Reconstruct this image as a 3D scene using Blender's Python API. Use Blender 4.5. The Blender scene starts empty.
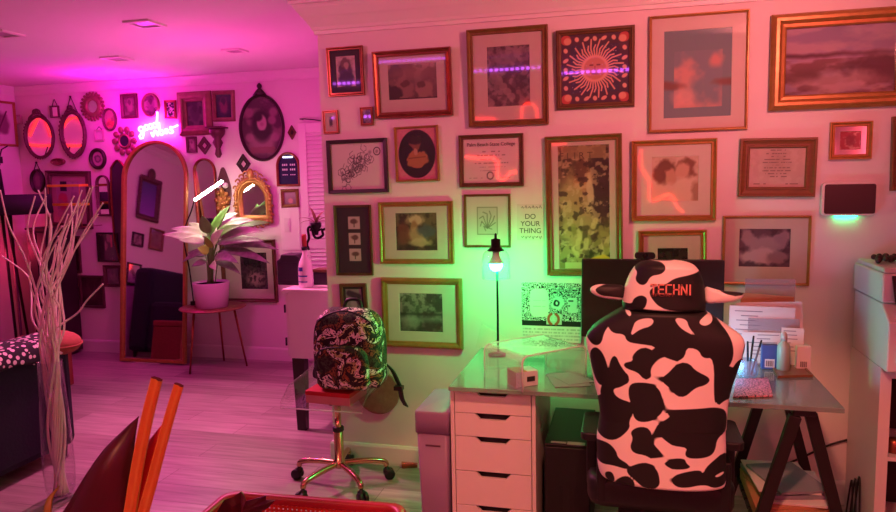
import bpy, math, random
import numpy as np
from mathutils import Vector, Matrix, Euler
random.seed(7); RNG = np.random.RandomState(11)
S = bpy.context.scene; COL = S.collection
PI = math.pi

# ------------------------------------------------------------------ camera
F = 700.0; CX, CY = 448.0, 256.0; H = 1.57
def _dir(px, py):
    v = np.array([px-CX, py-CY, F]); return v/np.linalg.norm(v)
_Y = _dir(628., 175.); _X = -_dir(-2300., 235.); _X = _X-_Y*_X.dot(_Y); _X /= np.linalg.norm(_X)
_Z = np.cross(_X, _Y); _Z = -_Z if _Z[1] > 0 else _Z
R3 = np.stack([_X, _Y, _Z]); CAM = np.array([0., 0., H])
def ray(px, py): return R3 @ np.array([px-CX, py-CY, F])
def on_y(px, py, y): r = ray(px, py); return CAM+r*(y/r[1])
def on_z(px, py, z): r = ray(px, py); return CAM+r*((z-H)/r[2])
def on_x(px, py, x): r = ray(px, py); return CAM+r*(x/r[0])
cam = bpy.data.cameras.new('camera'); co = bpy.data.objects.new('camera', cam); COL.objects.link(co)
M = Matrix.Identity(4)
for i in range(3):
    M[i][0] = R3[i][0]; M[i][1] = -R3[i][1]; M[i][2] = -R3[i][2]; M[i][3] = CAM[i]
co.matrix_world = M; cam.sensor_width = 36; cam.lens = 36*F/896; cam.clip_start = .02; S.camera = co
S.view_settings.view_transform = 'Standard'; S.view_settings.look = 'None'
S.view_settings.gamma = 1; S.view_settings.use_curve_mapping = False; S.view_settings.exposure = -0.15
S.cycles.max_bounces = 10; S.cycles.transparent_max_bounces = 24; S.cycles.glossy_bounces = 6
S.cycles.caustics_reflective = False; S.cycles.caustics_refractive = False
S.cycles.sample_clamp_indirect = 40.0; S.cycles.use_denoising = True
w = bpy.data.worlds.new('world'); S.world = w; w.use_nodes = True
w.node_tree.nodes['Background'].inputs[0].default_value = (.01, .006, .01, 1)

# ------------------------------------------------------------------ materials
def lin(c):
    c = np.asarray(c, float); return np.where(c <= .04045, c/12.92, ((c+.055)/1.055)**2.4)
def hexc(h): return tuple(int(h[i:i+2], 16)/255 for i in (0, 2, 4))
def L4(h): return (*[float(x) for x in lin(hexc(h))], 1)
MATS = {}
def mat(name, h='808080', rough=.5, metal=0., h2=None, scale=20., bump=0., coat=0., emit=None, es=0., trans=0., stretch=(1, 1, 1), bscale=None):
    if name in MATS: return MATS[name]
    m = bpy.data.materials.new(name); m.use_nodes = True; MATS[name] = m
    nt = m.node_tree; N = nt.nodes; K = nt.links; b = N['Principled BSDF']
    b.inputs['Roughness'].default_value = rough; b.inputs['Metallic'].default_value = metal
    b.inputs['Coat Weight'].default_value = coat; b.inputs['Coat Roughness'].default_value = .02
    tc = N.new('ShaderNodeTexCoord'); mp = N.new('ShaderNodeMapping'); mp.inputs['Scale'].default_value = stretch
    K.new(tc.outputs['Object'], mp.inputs['Vector'])
    nz = N.new('ShaderNodeTexNoise'); nz.inputs['Scale'].default_value = scale; nz.inputs['Detail'].default_value = 4
    K.new(mp.outputs[0], nz.inputs['Vector'])
    mx = N.new('ShaderNodeMix'); mx.data_type = 'RGBA'
    K.new(nz.outputs['Fac'], mx.inputs['Factor'])
    c1 = L4(h); c2 = L4(h2) if h2 else tuple(x*.9 for x in c1[:3])+(1,)
    mx.inputs[6].default_value = c1; mx.inputs[7].default_value = c2
    K.new(mx.outputs[2], b.inputs['Base Color'])
    if bump:
        bp = N.new('ShaderNodeBump'); bp.inputs['Strength'].default_value = bump; bp.inputs['Distance'].default_value = .005
        if bscale:
            n2 = N.new('ShaderNodeTexNoise'); n2.inputs['Scale'].default_value = bscale; K.new(mp.outputs[0], n2.inputs['Vector']); K.new(n2.outputs['Fac'], bp.inputs['Height'])
        else: K.new(nz.outputs['Fac'], bp.inputs['Height'])
        K.new(bp.outputs[0], b.inputs['Normal'])
    if emit:
        b.inputs['Emission Color'].default_value = (*emit, 1); b.inputs['Emission Strength'].default_value = es
    if trans: b.inputs['Transmission Weight'].default_value = trans
    return m
def glass(name, tint=(1, 1, 1), refl=.6, rough=.02, haze=0., hazecol='d8e8e0'):
    m = bpy.data.materials.new(name); m.use_nodes = True; MATS[name] = m
    nt = m.node_tree; N = nt.nodes; K = nt.links; N.clear()
    o = N.new('ShaderNodeOutputMaterial'); t = N.new('ShaderNodeBsdfTransparent'); t.inputs[0].default_value = (*tint, 1)
    g = N.new('ShaderNodeBsdfGlossy'); g.inputs['Roughness'].default_value = rough
    lw = N.new('ShaderNodeLayerWeight'); pw = N.new('ShaderNodeMath'); pw.operation = 'POWER'; pw.inputs[1].default_value = 4.; K.new(lw.outputs['Facing'], pw.inputs[0])
    ma = N.new('ShaderNodeMath'); ma.operation = 'MULTIPLY_ADD'; ma.inputs[1].default_value = .9*refl; ma.inputs[2].default_value = .05*refl; ma.use_clamp = True; K.new(pw.outputs[0], ma.inputs[0])
    mx = N.new('ShaderNodeMixShader'); K.new(ma.outputs[0], mx.inputs[0])
    src = t
    if haze:
        d = N.new('ShaderNodeBsdfDiffuse'); d.inputs[0].default_value = L4(hazecol)
        m2 = N.new('ShaderNodeMixShader'); m2.inputs[0].default_value = haze
        K.new(t.outputs[0], m2.inputs[1]); K.new(d.outputs[0], m2.inputs[2]); src = m2
    K.new(src.outputs[0], mx.inputs[1]); K.new(g.outputs[0], mx.inputs[2]); K.new(mx.outputs[0], o.inputs[0])
    return m
def emis(name, col, s):
    m = bpy.data.materials.new(name); m.use_nodes = True; MATS[name] = m
    N = m.node_tree.nodes; N.clear(); o = N.new('ShaderNodeOutputMaterial'); e = N.new('ShaderNodeEmission')
    e.inputs[0].default_value = (*col, 1); e.inputs[1].default_value = s; m.node_tree.links.new(e.outputs[0], o.inputs[0]); return m
def attr_mat(name, rough, coat):
    m = bpy.data.materials.new(name); m.use_nodes = True
    b = m.node_tree.nodes['Principled BSDF']; a = m.node_tree.nodes.new('ShaderNodeAttribute'); a.attribute_name = 'Col'
    m.node_tree.links.new(a.outputs['Color'], b.inputs['Base Color']); b.inputs['Roughness'].default_value = rough
    b.inputs['Coat Weight'].default_value = coat; b.inputs['Coat Roughness'].default_value = .015; b.inputs['Coat IOR'].default_value = 1.8
    b.inputs['Specular IOR Level'].default_value = .2
    return m
ART = attr_mat('glazed_print', .7, 1.0); ARTM = attr_mat('matte_print', .7, 0.)

wallm = mat('wall_paint', 'e2dcd8', .75, h2='dcd6d2', scale=6, bump=.06, bscale=140)
ceilm = mat('ceiling_paint', 'e2dedb', .8, h2='dedad6', scale=5, bump=.03, bscale=120)
trimm = mat('trim_paint', 'e8e4e0', .45, h2='e2deda', scale=8)
white = mat('white_lacquer', 'dedad6', .4, h2='d6d2ce', scale=9)
whitew = mat('white_wash', 'd8d4d2', .5, h2='ccc8c6', scale=12)
paper = mat('paper', 'd9d4cc', .8, h2='cfc9c2', scale=25)
matb = mat('mat_board', 'bcb2a4', .85, h2='b4aa9c', scale=30, coat=1.0)
gold = mat('gilt', 'b98a48', .34, .4, h2='8f6530', scale=30, bump=.12)
goldd = mat('dark_gilt', '94753c', .4, .35, h2='6a4e24', scale=28, bump=.15)
bronze = mat('bronze_wood', '7a5a34', .4, .2, h2='503820', scale=22, bump=.1)
brown = mat('brown_wood', '86552f', .42, h2='664022', scale=14, stretch=(1, 1, 6))
darkw = mat('dark_wood', '2c1d18', .4, h2='1d120f', scale=14)
black = mat('black_plastic', '0c0c0b', .5, h2='080808', scale=20)
blackm = mat('black_metal', '121111', .35, .6, h2='1a1817', scale=30)
screen = mat('dark_screen', '211a17', .32, h2='1c1613', scale=3)
mirror = mat('mirror_silver', 'e6e6e6', .03, 1., h2='e2e2e2', scale=2)
chrome = mat('brass_chrome', 'd6b48c', .16, 1., h2='c8a478', scale=10)
copper = mat('copper_metal', 'a8694c', .3, .9, h2='8c5038', scale=20)
navy = mat('navy_fabric', '11152a', .95, h2='0b0e1e', scale=60, bump=.3)
acryl = glass('clear_acrylic', (.97, .97, .97), 1.0, .02, .03)
glassm = glass('clear_glass', (.97, .98, .98), 1.0, .02, .02)
tableg = glass('frosted_glass', (.66, .80, .74), 1.0, .09, .5, '97a89f')

# ------------------------------------------------------------------ mesh builder
class MB:
    def __init__(s): s.v = []; s.f = []; s.m = []; s.sm = []; s.xf = None
    def add(s, vs, fs, mi=0, smooth=False):
        o = len(s.v)
        s.v += [tuple(map(float, (s.xf @ Vector(p)) if s.xf else p)) for p in vs]
        for f in fs: s.f.append(tuple(o+i for i in f)); s.m.append(mi); s.sm.append(smooth)
        return s
    def box(s, a, b, mi=0):
        x0, y0, z0 = a; x1, y1, z1 = b
        return s.add([(x0,y0,z0),(x1,y0,z0),(x1,y1,z0),(x0,y1,z0),(x0,y0,z1),(x1,y0,z1),(x1,y1,z1),(x0,y1,z1)],
              [(0,3,2,1),(4,5,6,7),(0,1,5,4),(1,2,6,5),(2,3,7,6),(3,0,4,7)], mi)
    def tube(s, pts, r, n=10, mi=0, closed=False, caps=True):
        P = [Vector(p) for p in pts]; k = len(P); rr = r if hasattr(r, '__len__') else [r]*k
        vs = []; up = None
        for i, p in enumerate(P):
            a = P[(i-1) % k] if (closed or i > 0) else p; b = P[(i+1) % k] if (closed or i < k-1) else p
            t = (b-a); t = t.normalized() if t.length > 1e-9 else Vector((0, 0, 1))
            if up is None:
                up = Vector((0, 0, 1)) if abs(t.z) < .9 else Vector((1, 0, 0))
            u = (up-t*up.dot(t)); u = u.normalized() if u.length > 1e-6 else t.orthogonal().normalized(); up = u
            w_ = t.cross(u)
            for j in range(n):
                q = 2*PI*j/n; vs.append(p+(u*math.cos(q)+w_*math.sin(q))*rr[i])
        fs = []
        for i in range(k if closed else k-1):
            for j in range(n):
                a = i*n+j; b = i*n+(j+1) % n; c = ((i+1) % k)*n+(j+1) % n; d = ((i+1) % k)*n+j; fs.append((a, b, c, d))
        if caps and not closed: fs += [tuple(range(n))[::-1], tuple((k-1)*n+j for j in range(n))]
        return s.add(vs, fs, mi, True)
    def lathe(s, prof, c=(0, 0, 0), n=32, mi=0, axis='z', smooth=True):
        vs = []; fs = []
        for (r, z) in prof:
            for j in range(n):
                q = 2*PI*j/n; x, y = r*math.cos(q), r*math.sin(q)
                p = (x, y, z) if axis == 'z' else ((x, z, y) if axis == 'y' else (z, x, y))
                vs.append((p[0]+c[0], p[1]+c[1], p[2]+c[2]))
        for i in range(len(prof)-1):
            for j in range(n): fs.append((i*n+j, i*n+(j+1) % n, (i+1)*n+(j+1) % n, (i+1)*n+j))
        if prof[0][0] > 1e-5: fs.append(tuple(range(n))[::-1])
        if prof[-1][0] > 1e-5: fs.append(tuple((len(prof)-1)*n+j for j in range(n)))
        return s.add(vs, fs, mi, smooth)
    def ell(s, c, r, n=16, k=10, mi=0):
        r = r if hasattr(r, '__len__') else (r, r, r)
        pr = []
        vs = []; fs = []
        for i in range(k+1):
            t = PI*i/k
            for j in range(n):
                q = 2*PI*j/n; vs.append((c[0]+r[0]*math.sin(t)*math.cos(q), c[1]+r[1]*math.sin(t)*math.sin(q), c[2]-r[2]*math.cos(t)))
        for i in range(k):
            for j in range(n): fs.append((i*n+j, i*n+(j+1) % n, (i+1)*n+(j+1) % n, (i+1)*n+j))
        return s.add(vs, fs, mi, True)
    def prism(s, out, y0, y1, mi=0, axis='y', smooth=False):
        n = len(out)
        def P(u, v, d): return (u, d, v) if axis == 'y' else ((u, v, d) if axis == 'z' else (d, u, v))
        vs = [P(u, v, y0) for u, v in out]+[P(u, v, y1) for u, v in out]
        fs = [tuple(range(n)), tuple(range(2*n-1, n-1, -1))]+[(i, i+n, (i+1) % n+n, (i+1) % n) for i in range(n)]
        return s.add(vs, fs, mi, smooth)
    def mould(s, out, prof, mi=0, smooth=False):
        """sweep a (inset, y) profile round a closed outline in the x-z plane"""
        rings = []
        for (ins, y) in prof:
            rings.append([(p[0], y, p[1]) for p in inset(out, ins)])
        n = len(out); vs = [p for r in rings for p in r]; fs = []
        for i in range(len(prof)-1):
            for j in range(n): fs.append((i*n+j, i*n+(j+1) % n, (i+1)*n+(j+1) % n, (i+1)*n+j))
        return s.add(vs, fs, mi, smooth)
    def fan(s, out, y, mi=0):
        return s.add([(p[0], y, p[1]) for p in out], [tuple(range(len(out)))], mi)
    def loft(s, rings, mi=0, caps=True, smooth=True, closed=True):
        n = len(rings[0]); vs = [p for r in rings for p in r]; fs = []
        for i in range(len(rings)-1):
            for j in range(n if closed else n-1): fs.append((i*n+j, i*n+(j+1) % n, (i+1)*n+(j+1) % n, (i+1)*n+j))
        if caps and closed: fs += [tuple(range(n))[::-1], tuple((len(rings)-1)*n+j for j in range(n))]
        return s.add(vs, fs, mi, smooth)
    def build(s, name, mats, parent=None, loc=None, bevel=0., subsurf=0, solid=0.):
        me = bpy.data.meshes.new(name); me.from_pydata(s.v, [], s.f)
        mats = mats if isinstance(mats, (list, tuple)) else [mats]
        for m in mats: me.materials.append(m)
        me.polygons.foreach_set('material_index', s.m); me.polygons.foreach_set('use_smooth', s.sm); me.update()
        o = bpy.data.objects.new(name, me); COL.objects.link(o)
        if parent is not None: o.parent = parent
        if loc is not None: o.location = loc
        if solid: d = o.modifiers.new('thick', 'SOLIDIFY'); d.thickness = solid; d.offset = 0
        if bevel: d = o.modifiers.new('bevel', 'BEVEL'); d.width = bevel; d.segments = 2; d.limit_method = 'ANGLE'
        if subsurf: d = o.modifiers.new('sub', 'SUBSURF'); d.levels = subsurf; d.render_levels = subsurf
        return o
def inset(out, d):
    n = len(out); P = [np.array(p, float) for p in out]
    area = sum(P[i][0]*P[(i+1) % n][1]-P[(i+1) % n][0]*P[i][1] for i in range(n)); sg = 1 if area > 0 else -1
    res = []
    for i in range(n):
        a = P[i]-P[i-1]; b = P[(i+1) % n]-P[i]; a = a/(np.linalg.norm(a)+1e-12); b = b/(np.linalg.norm(b)+1e-12)
        na = np.array([-a[1], a[0]])*sg; nb = np.array([-b[1], b[0]])*sg
        m = na+nb; k = m.dot(m)/2
        res.append(tuple(P[i]+m*(d/max(k, .35))))
    return res
def rect(x0, z0, x1, z1): return [(x0, z0), (x1, z0), (x1, z1), (x0, z1)]
def rrect(x0, z0, x1, z1, r, n=6):
    o = []
    for cx, cz, a0 in ((x1-r, z0+r, -90), (x1-r, z1-r, 0), (x0+r, z1-r, 90), (x0+r, z0+r, 180)):
        for i in range(n+1):
            q = math.radians(a0+90*i/n); o.append((cx+r*math.cos(q), cz+r*math.sin(q)))
    return o
def oval(rx, rz, n=48, c=(0, 0)): return [(c[0]+rx*math.cos(2*PI*i/n), c[1]+rz*math.sin(2*PI*i/n)) for i in range(n)]
def arch(x0, z0, x1, z1, n=24, rz=None):
    r = (x1-x0)/2; rz = rz or r; c = (x0+x1)/2
    return [(x0, z0), (x1, z0)]+[(c+r*math.cos(PI*i/n), z1-rz+rz*math.sin(PI*i/n)) for i in range(n+1)]
def spline(pts, n=8):
    P = [np.array(p, float) for p in pts]; P = [2*P[0]-P[1]]+P+[2*P[-1]-P[-2]]; o = []
    for i in range(1, len(P)-2):
        for k in range(n):
            t = k/n; a, b, c, d = P[i-1:i+3]
            o.append(.5*((2*b)+(c-a)*t+(2*a-5*b+4*c-d)*t*t+(3*b-a-3*c+d)*t**3))
    o.append(P[-2]); return [tuple(p) for p in o]
def tag(o, label, cat, group=None, kind=None):
    o['label'] = label; o['category'] = cat
    if group: o['group'] = group
    if kind: o['kind'] = kind
    return o
def thing(name, label, cat, loc=(0, 0, 0), rot=(0, 0, 0), group=None):
    o = bpy.data.objects.new(name, None); COL.objects.link(o); o.location = loc; o.rotation_euler = rot
    o.empty_display_size = .05
    return tag(o, label, cat, group)
def struct(o): o['kind'] = 'structure'; return o
def text_obj(s, size, m, parent, loc, rot=(PI/2, 0, 0), name='lettering', ext=.0004, sx=1., align='CENTER', shear=0.):
    c = bpy.data.curves.new('t', 'FONT'); c.body = s; c.size = size; c.extrude = ext; c.align_x = align; c.align_y = 'CENTER'; c.shear = shear
    t = bpy.data.objects.new('t', c); COL.objects.link(t); dg = bpy.context.evaluated_depsgraph_get()
    me = bpy.data.meshes.new_from_object(t.evaluated_get(dg)); bpy.data.objects.remove(t)
    me.materials.clear(); me.materials.append(m)
    o = bpy.data.objects.new(name, me); COL.objects.link(o); o.parent = parent; o.location = loc; o.rotation_euler = rot; o.scale = (sx, 1, 1)
    return o

# ------------------------------------------------------------------ painted prints (colour attribute on a fine mesh)
def vnoise(x, y, seed=0):
    r = np.random.RandomState(seed).rand(64, 64); xi = np.floor(x).astype(int); yi = np.floor(y).astype(int)
    fx = x-xi; fy = y-yi; fx = fx*fx*(3-2*fx); fy = fy*fy*(3-2*fy)
    g = lambda a, b: r[a % 64, b % 64]
    return (g(xi, yi)*(1-fx)+g(xi+1, yi)*fx)*(1-fy)+(g(xi, yi+1)*(1-fx)+g(xi+1, yi+1)*fx)*fy
def fbm(x, y, seed=0, o=4): return sum(vnoise(x*2**k, y*2**k, seed+k)*.5**k for k in range(o))/sum(.5**k for k in range(o))
class Paint:
    def __init__(s, u, v, asp): s.u = u; s.v = v; s.a = asp; s.c = np.zeros(u.shape+(3,))
    def col(s, c): return np.array(hexc(c)) if isinstance(c, str) else np.array(c)
    def mix(s, c, k): k = np.clip(k, 0, 1)[..., None]; s.c = s.c*(1-k)+s.col(c)*k; return s
    def fill(s, c): return s.mix(c, np.ones(s.u.shape))
    def grad(s, c0, c1, p=1): return s.fill(c0).mix(c1, s.v**p)
    def warp(s):
        if not hasattr(s, '_w'): s._w = ((fbm(s.u*7*s.a+3, s.v*7, 91, 3)-.5)*.16, (fbm(s.u*7*s.a+9, s.v*7+4, 95, 3)-.5)*.16)
        return s._w if s.wk else (0, 0)
    wk = True
    def ell(s, cx, cy, rx, ry, c, soft=.25, k=1., rot=0.):
        wx, wy = s.warp(); dx = s.u-cx+wx*min(1, rx*6); dy = s.v-cy+wy*min(1, ry*6); cr, sr = math.cos(rot), math.sin(rot)
        d = np.sqrt(((dx*cr+dy*sr)/rx)**2+((-dx*sr+dy*cr)/ry)**2); return s.mix(c, k*np.clip((1-d)/soft+.5, 0, 1))
    def box(s, x0, y0, x1, y1, c, k=1.): return s.mix(c, k*((s.u > x0) & (s.u < x1) & (s.v > y0) & (s.v < y1)))
    def noise(s, sc, c, t0=.45, t1=.6, seed=0, k=1., sy=1.):
        n = fbm(s.u*sc*s.a+seed*3.1, s.v*sc*sy+seed*1.7, seed); return s.mix(c, k*np.clip((n-t0)/(t1-t0), 0, 1))
    def line(s, pts, wd, c, k=1.):
        d = np.full(s.u.shape, 9.); 
        for (x0, y0), (x1, y1) in zip(pts[:-1], pts[1:]):
            ax, ay = x0*s.a, y0; bx, by = x1*s.a, y1; px, py = s.u*s.a, s.v
            L2 = (bx-ax)**2+(by-ay)**2+1e-12; t = np.clip(((px-ax)*(bx-ax)+(py-ay)*(by-ay))/L2, 0, 1)
            d = np.minimum(d, np.hypot(px-ax-t*(bx-ax), py-ay-t*(by-ay)))
        return s.mix(c, k*np.clip((wd-d)/(wd*.6)+.5, 0, 1))
    def texts(s, x0, x1, y, h, c, k=.6, seed=0):   # a line of illegible small print
        n = vnoise(s.u*60*(x1-x0)/.5+seed*5, s.v*0+seed, seed); return s.mix(c, k*((np.abs(s.v-y) < h/2) & (s.u > x0) & (s.u < x1) & (n > .35)))
def art_grid(name, x0, z0, x1, z1, y, fn, parent, m=None, dens=330, flip=False):
    W, Hh = x1-x0, z1-z0; nx = max(8, int(W*dens)); nz = max(8, int(Hh*dens))
    u, v = np.meshgrid(np.linspace(0, 1, nx+1), np.linspace(0, 1, nz+1), indexing='ij')
    p = Paint(u, v, W/Hh); fn(p); c = lin(np.clip(p.c, 0, 1))
    co_ = np.stack([x0+u*W, np.full(u.shape, y), z0+v*Hh], -1).reshape(-1, 3)
    i = np.arange(nx)[:, None]*(nz+1)+np.arange(nz)[None]; q = np.stack([i, i+nz+1, i+nz+2, i+1], -1).reshape(-1, 4)
    return art_mesh(name, co_, q, c.reshape(-1, 3), parent, m or ART)
def art_oval(name, rx, rz, y, fn, parent, m=None, rings=40, seg=96):
    r, t = np.meshgrid(np.linspace(.001, 1, rings), np.arange(seg)/seg*2*PI, indexing='ij')
    X = r*np.cos(t); Z = r*np.sin(t); p = Paint(X*.5+.5, Z*.5+.5, rx/rz); fn(p); c = lin(np.clip(p.c, 0, 1))
    co_ = np.stack([X*rx, np.full(X.shape, y), Z*rz], -1).reshape(-1, 3)
    i = np.arange(rings-1)[:, None]*seg+np.arange(seg)[None]; j = np.arange(rings-1)[:, None]*seg+(np.arange(seg)[None]+1) % seg
    q = np.stack([i, i+seg, j+seg, j], -1).reshape(-1, 4)[:, ::1]
    return art_mesh(name, co_, q, c.reshape(-1, 3), parent, m or ART)
def art_mesh(name, v, q, c, parent, m):
    me = bpy.data.meshes.new(name); me.from_pydata(v.tolist(), [], q.tolist()); me.materials.append(m)
    a = me.color_attributes.new('Col', 'FLOAT_COLOR', 'POINT'); a.data.foreach_set('color', np.hstack([c, np.ones((len(c), 1))]).astype('f').ravel())
    o = bpy.data.objects.new(name, me); COL.objects.link(o); o.parent = parent; return o
def chaikin_pts(P, k=2):
    P = [np.array(p, float) for p in P]
    for _ in range(k):
        Q = []
        for i in range(len(P)): a, b = P[i], P[(i+1) % len(P)]; Q += [a*.75+b*.25, a*.25+b*.75]
        P = Q
    return [tuple(p) for p in P]

# ------------------------------------------------------------------ the room
D = 3.53; B = 5.5; LX = -5.6; RX = 1.95; NY = -1.3; CZ = 2.5; GX = -1.6
def plank_floor():
    m = bpy.data.materials.new('plank_floor'); m.use_nodes = True; nt = m.node_tree; N = nt.nodes; K = nt.links; b = N['Principled BSDF']
    tc = N.new('ShaderNodeTexCoord'); mp = N.new('ShaderNodeMapping'); K.new(tc.outputs['Object'], mp.inputs[0])
    br = N.new('ShaderNodeTexBrick'); br.offset = .37; br.inputs['Scale'].default_value = 1; br.inputs['Brick Width'].default_value = 1.2; br.inputs['Row Height'].default_value = .18
    br.inputs['Mortar Size'].default_value = .0018; br.inputs['Color1'].default_value = L4('b7aca6'); br.inputs['Color2'].default_value = L4('958a84'); br.inputs['Mortar'].default_value = L4('6d625d')
    K.new(mp.outputs[0], br.inputs['Vector'])
    m2 = N.new('ShaderNodeMapping'); m2.inputs['Scale'].default_value = (1.2, 14, 1); K.new(tc.outputs['Object'], m2.inputs[0])
    nz = N.new('ShaderNodeTexNoise'); nz.inputs['Scale'].default_value = 2.2; nz.inputs['Detail'].default_value = 6; K.new(m2.outputs[0], nz.inputs['Vector'])
    rp = N.new('ShaderNodeValToRGB'); rp.color_ramp.elements[0].position = .3; rp.color_ramp.elements[0].color = (.62, .62, .62, 1); rp.color_ramp.elements[1].position = .7; rp.color_ramp.elements[1].color = (1.08, 1.08, 1.08, 1)
    K.new(nz.outputs['Fac'], rp.inputs[0])
    mx = N.new('ShaderNodeMix'); mx.data_type = 'RGBA'; mx.blend_type = 'MULTIPLY'; mx.inputs[0].default_value = 1; K.new(br.outputs['Color'], mx.inputs[6]); K.new(rp.outputs[0], mx.inputs[7])
    K.new(mx.outputs[2], b.inputs['Base Color']); b.inputs['Roughness'].default_value = .38
    bp = N.new('ShaderNodeBump'); bp.inputs['Strength'].default_value = .15; bp.inputs['Distance'].default_value = .004; K.new(nz.outputs['Fac'], bp.inputs['Height']); K.new(bp.outputs[0], b.inputs['Normal'])
    return m
struct(MB().box((LX-.1, NY-.1, -.1), (RX+.1, B+.1, 0)).build('floor', plank_floor()))
struct(MB().box((LX-.1, NY-.1, CZ), (RX+.1, B+.1, CZ+.1)).build('ceiling', ceilm))
struct(MB().box((GX, D, 0), (RX, D+.14, CZ)).build('wall_right', wallm))
struct(MB().box((GX, D+.14, 0), (GX+.12, B, CZ)).build('wall_return', wallm))
struct(MB().box((LX, B, 0), (GX+.12, B+.1, CZ)).build('wall_back', wallm))
struct(MB().box((LX-.1, NY, 0), (LX, B+.1, CZ)).build('wall_left', wallm))
struct(MB().box((RX, NY, 0), (RX+.1, D+.14, CZ)).build('wall_side', wallm))
struct(MB().box((LX, NY-.1, 0), (RX, NY, CZ)).build('wall_near', wallm))
# crown: (projection from wall, z)
def crown_prof(z0, h, p): return [(0, z0), (.012, z0), (.014, z0+.018*h/.16), (.02, z0+.022*h/.16), (.03, z0+.05*h/.16), (p*.55, z0+.085*h/.16), (p*.8, z0+.125*h/.16), (p*.85, z0+.14*h/.16), (p, z0+.142*h/.16), (p, CZ-.001)]
def run(pr, path, name, m, close_prof=True):
    """profile (offset, z) carried along a plan polyline of (x, y); offset goes to the room side = right of travel"""
    mb = MB(); rings = []; n = len(path)
    for i in range(n):
        p = np.array(path[i]); a = np.array(path[i])-np.array(path[i-1]) if i > 0 else None; b = np.array(path[i+1])-p if i < n-1 else None
        ns = [np.array([d[1], -d[0]])/np.linalg.norm(d) for d in (a, b) if d is not None]
        m_ = sum(ns); m_ = m_/ (m_.dot(ns[0]) if len(ns) > 1 else 1)
        rings.append([(p[0]+m_[0]*o, p[1]+m_[1]*o, z) for o, z in pr])
    mb.loft(rings, smooth=False, caps=True); return struct(mb.build(name, m))
eps = .001
cg = crown_prof(2.34, CZ-2.34, .11)
run(cg, [(GX-eps, B-.12), (GX-eps, D-eps), (RX-.01, D-eps)], 'trim_1', trimm)
cb = crown_prof(2.425, CZ-2.425, .075)
run(cb, [(LX+eps, NY+.01), (LX+eps, B-eps), (GX-.12, B-eps)], 'trim_2', trimm)
bp_ = [(0, 0), (.014, 0), (.014, .1), (.008, .113), (0, .115)]
run(bp_, [(GX-eps, B-.02), (GX-eps, D-eps), (RX-.01, D-eps)], 'baseboard_right', trimm)
run(bp_, [(LX+eps, NY+.01), (LX+eps, B-eps), (GX-.03, B-eps)], 'baseboard_back', trimm)

# louvred door on the back wall beside the corner
lv = MB(); lx0, lx1 = -2.69, -1.75
lv.box((lx0, B-.035, .02), (lx0+.07, B-.002, 2.06)); lv.box((lx1-.07, B-.035, .02), (lx1, B-.002, 2.06))
for z in (.02, 1.0, 1.98): lv.box((lx0+.07, B-.035, z), (lx1-.07, B-.002, z+.08))
dr = struct(lv.build('door_1', trimm, bevel=.003))
sl = MB()
for z0, z1 in ((.1, 1.0), (1.08, 1.98)):
    z = z0+.005
    while z < z1-.03:
        sl.add([(lx0+.07, B-.028, z), (lx1-.07, B-.028, z), (lx1-.07, B-.008, z+.038), (lx0+.07, B-.008, z+.038), (lx0+.07, B-.034, z+.004), (lx1-.07, B-.034, z+.004), (lx1-.07, B-.014, z+.042), (lx0+.07, B-.014, z+.042)],
               [(0, 1, 2, 3), (7, 6, 5, 4), (0, 4, 5, 1), (2, 6, 7, 3)]); z += .036
sl.build('louvre_panel', trimm, dr)
rodp = [on_y(300, 119, B-.06), on_y(306, 119, B-.06), on_y(320, 120.5, B-.06)]
hk = MB(); hk.tube([tuple(rodp[0]+np.array([0, .058, 0])), *[tuple(p) for p in spline(rodp, 4)], tuple(rodp[2]+np.array([.3, 0, -.02]))], .005, 8)
tag(hk.build('curtain_rod', blackm), 'thin black rod above the white louvred door', 'rod')

# recessed square ceiling lights
cl_lab = {(145, 23): 'square recessed ceiling light nearest the crown moulding return', (117, 58): 'square recessed ceiling light closest to the magenta glow',
          (235, 50): 'dim square recessed ceiling light above the big oval picture', (3, 33): 'square recessed ceiling light cut off at the photo edge'}
for i, (px, py) in enumerate(cl_lab):
    p = on_z(px, py, CZ); t = thing('ceiling_light', cl_lab[(px, py)], 'ceiling light', (p[0], p[1], CZ), group='recessed ceiling lights')
    m_ = MB(); o_ = .085 if i != 2 else .07
    for a, b, c, d in ((-o_, -o_, o_, -o_+.022), (-o_, o_-.022, o_, o_), (-o_, -o_+.022, -o_+.022, o_-.022), (o_-.022, -o_+.022, o_, o_-.022)): m_.box((a, b, -.012), (c, d, -.0005))
    m_.build('trim_ring', trimm, t)
    MB().box((-o_+.022, -o_+.022, -.006), (o_-.022, o_-.022, -.001)).build('lens', mat('lamp_lens', 'a9a2a2', .3, h2='9c9696'), t)

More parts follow.
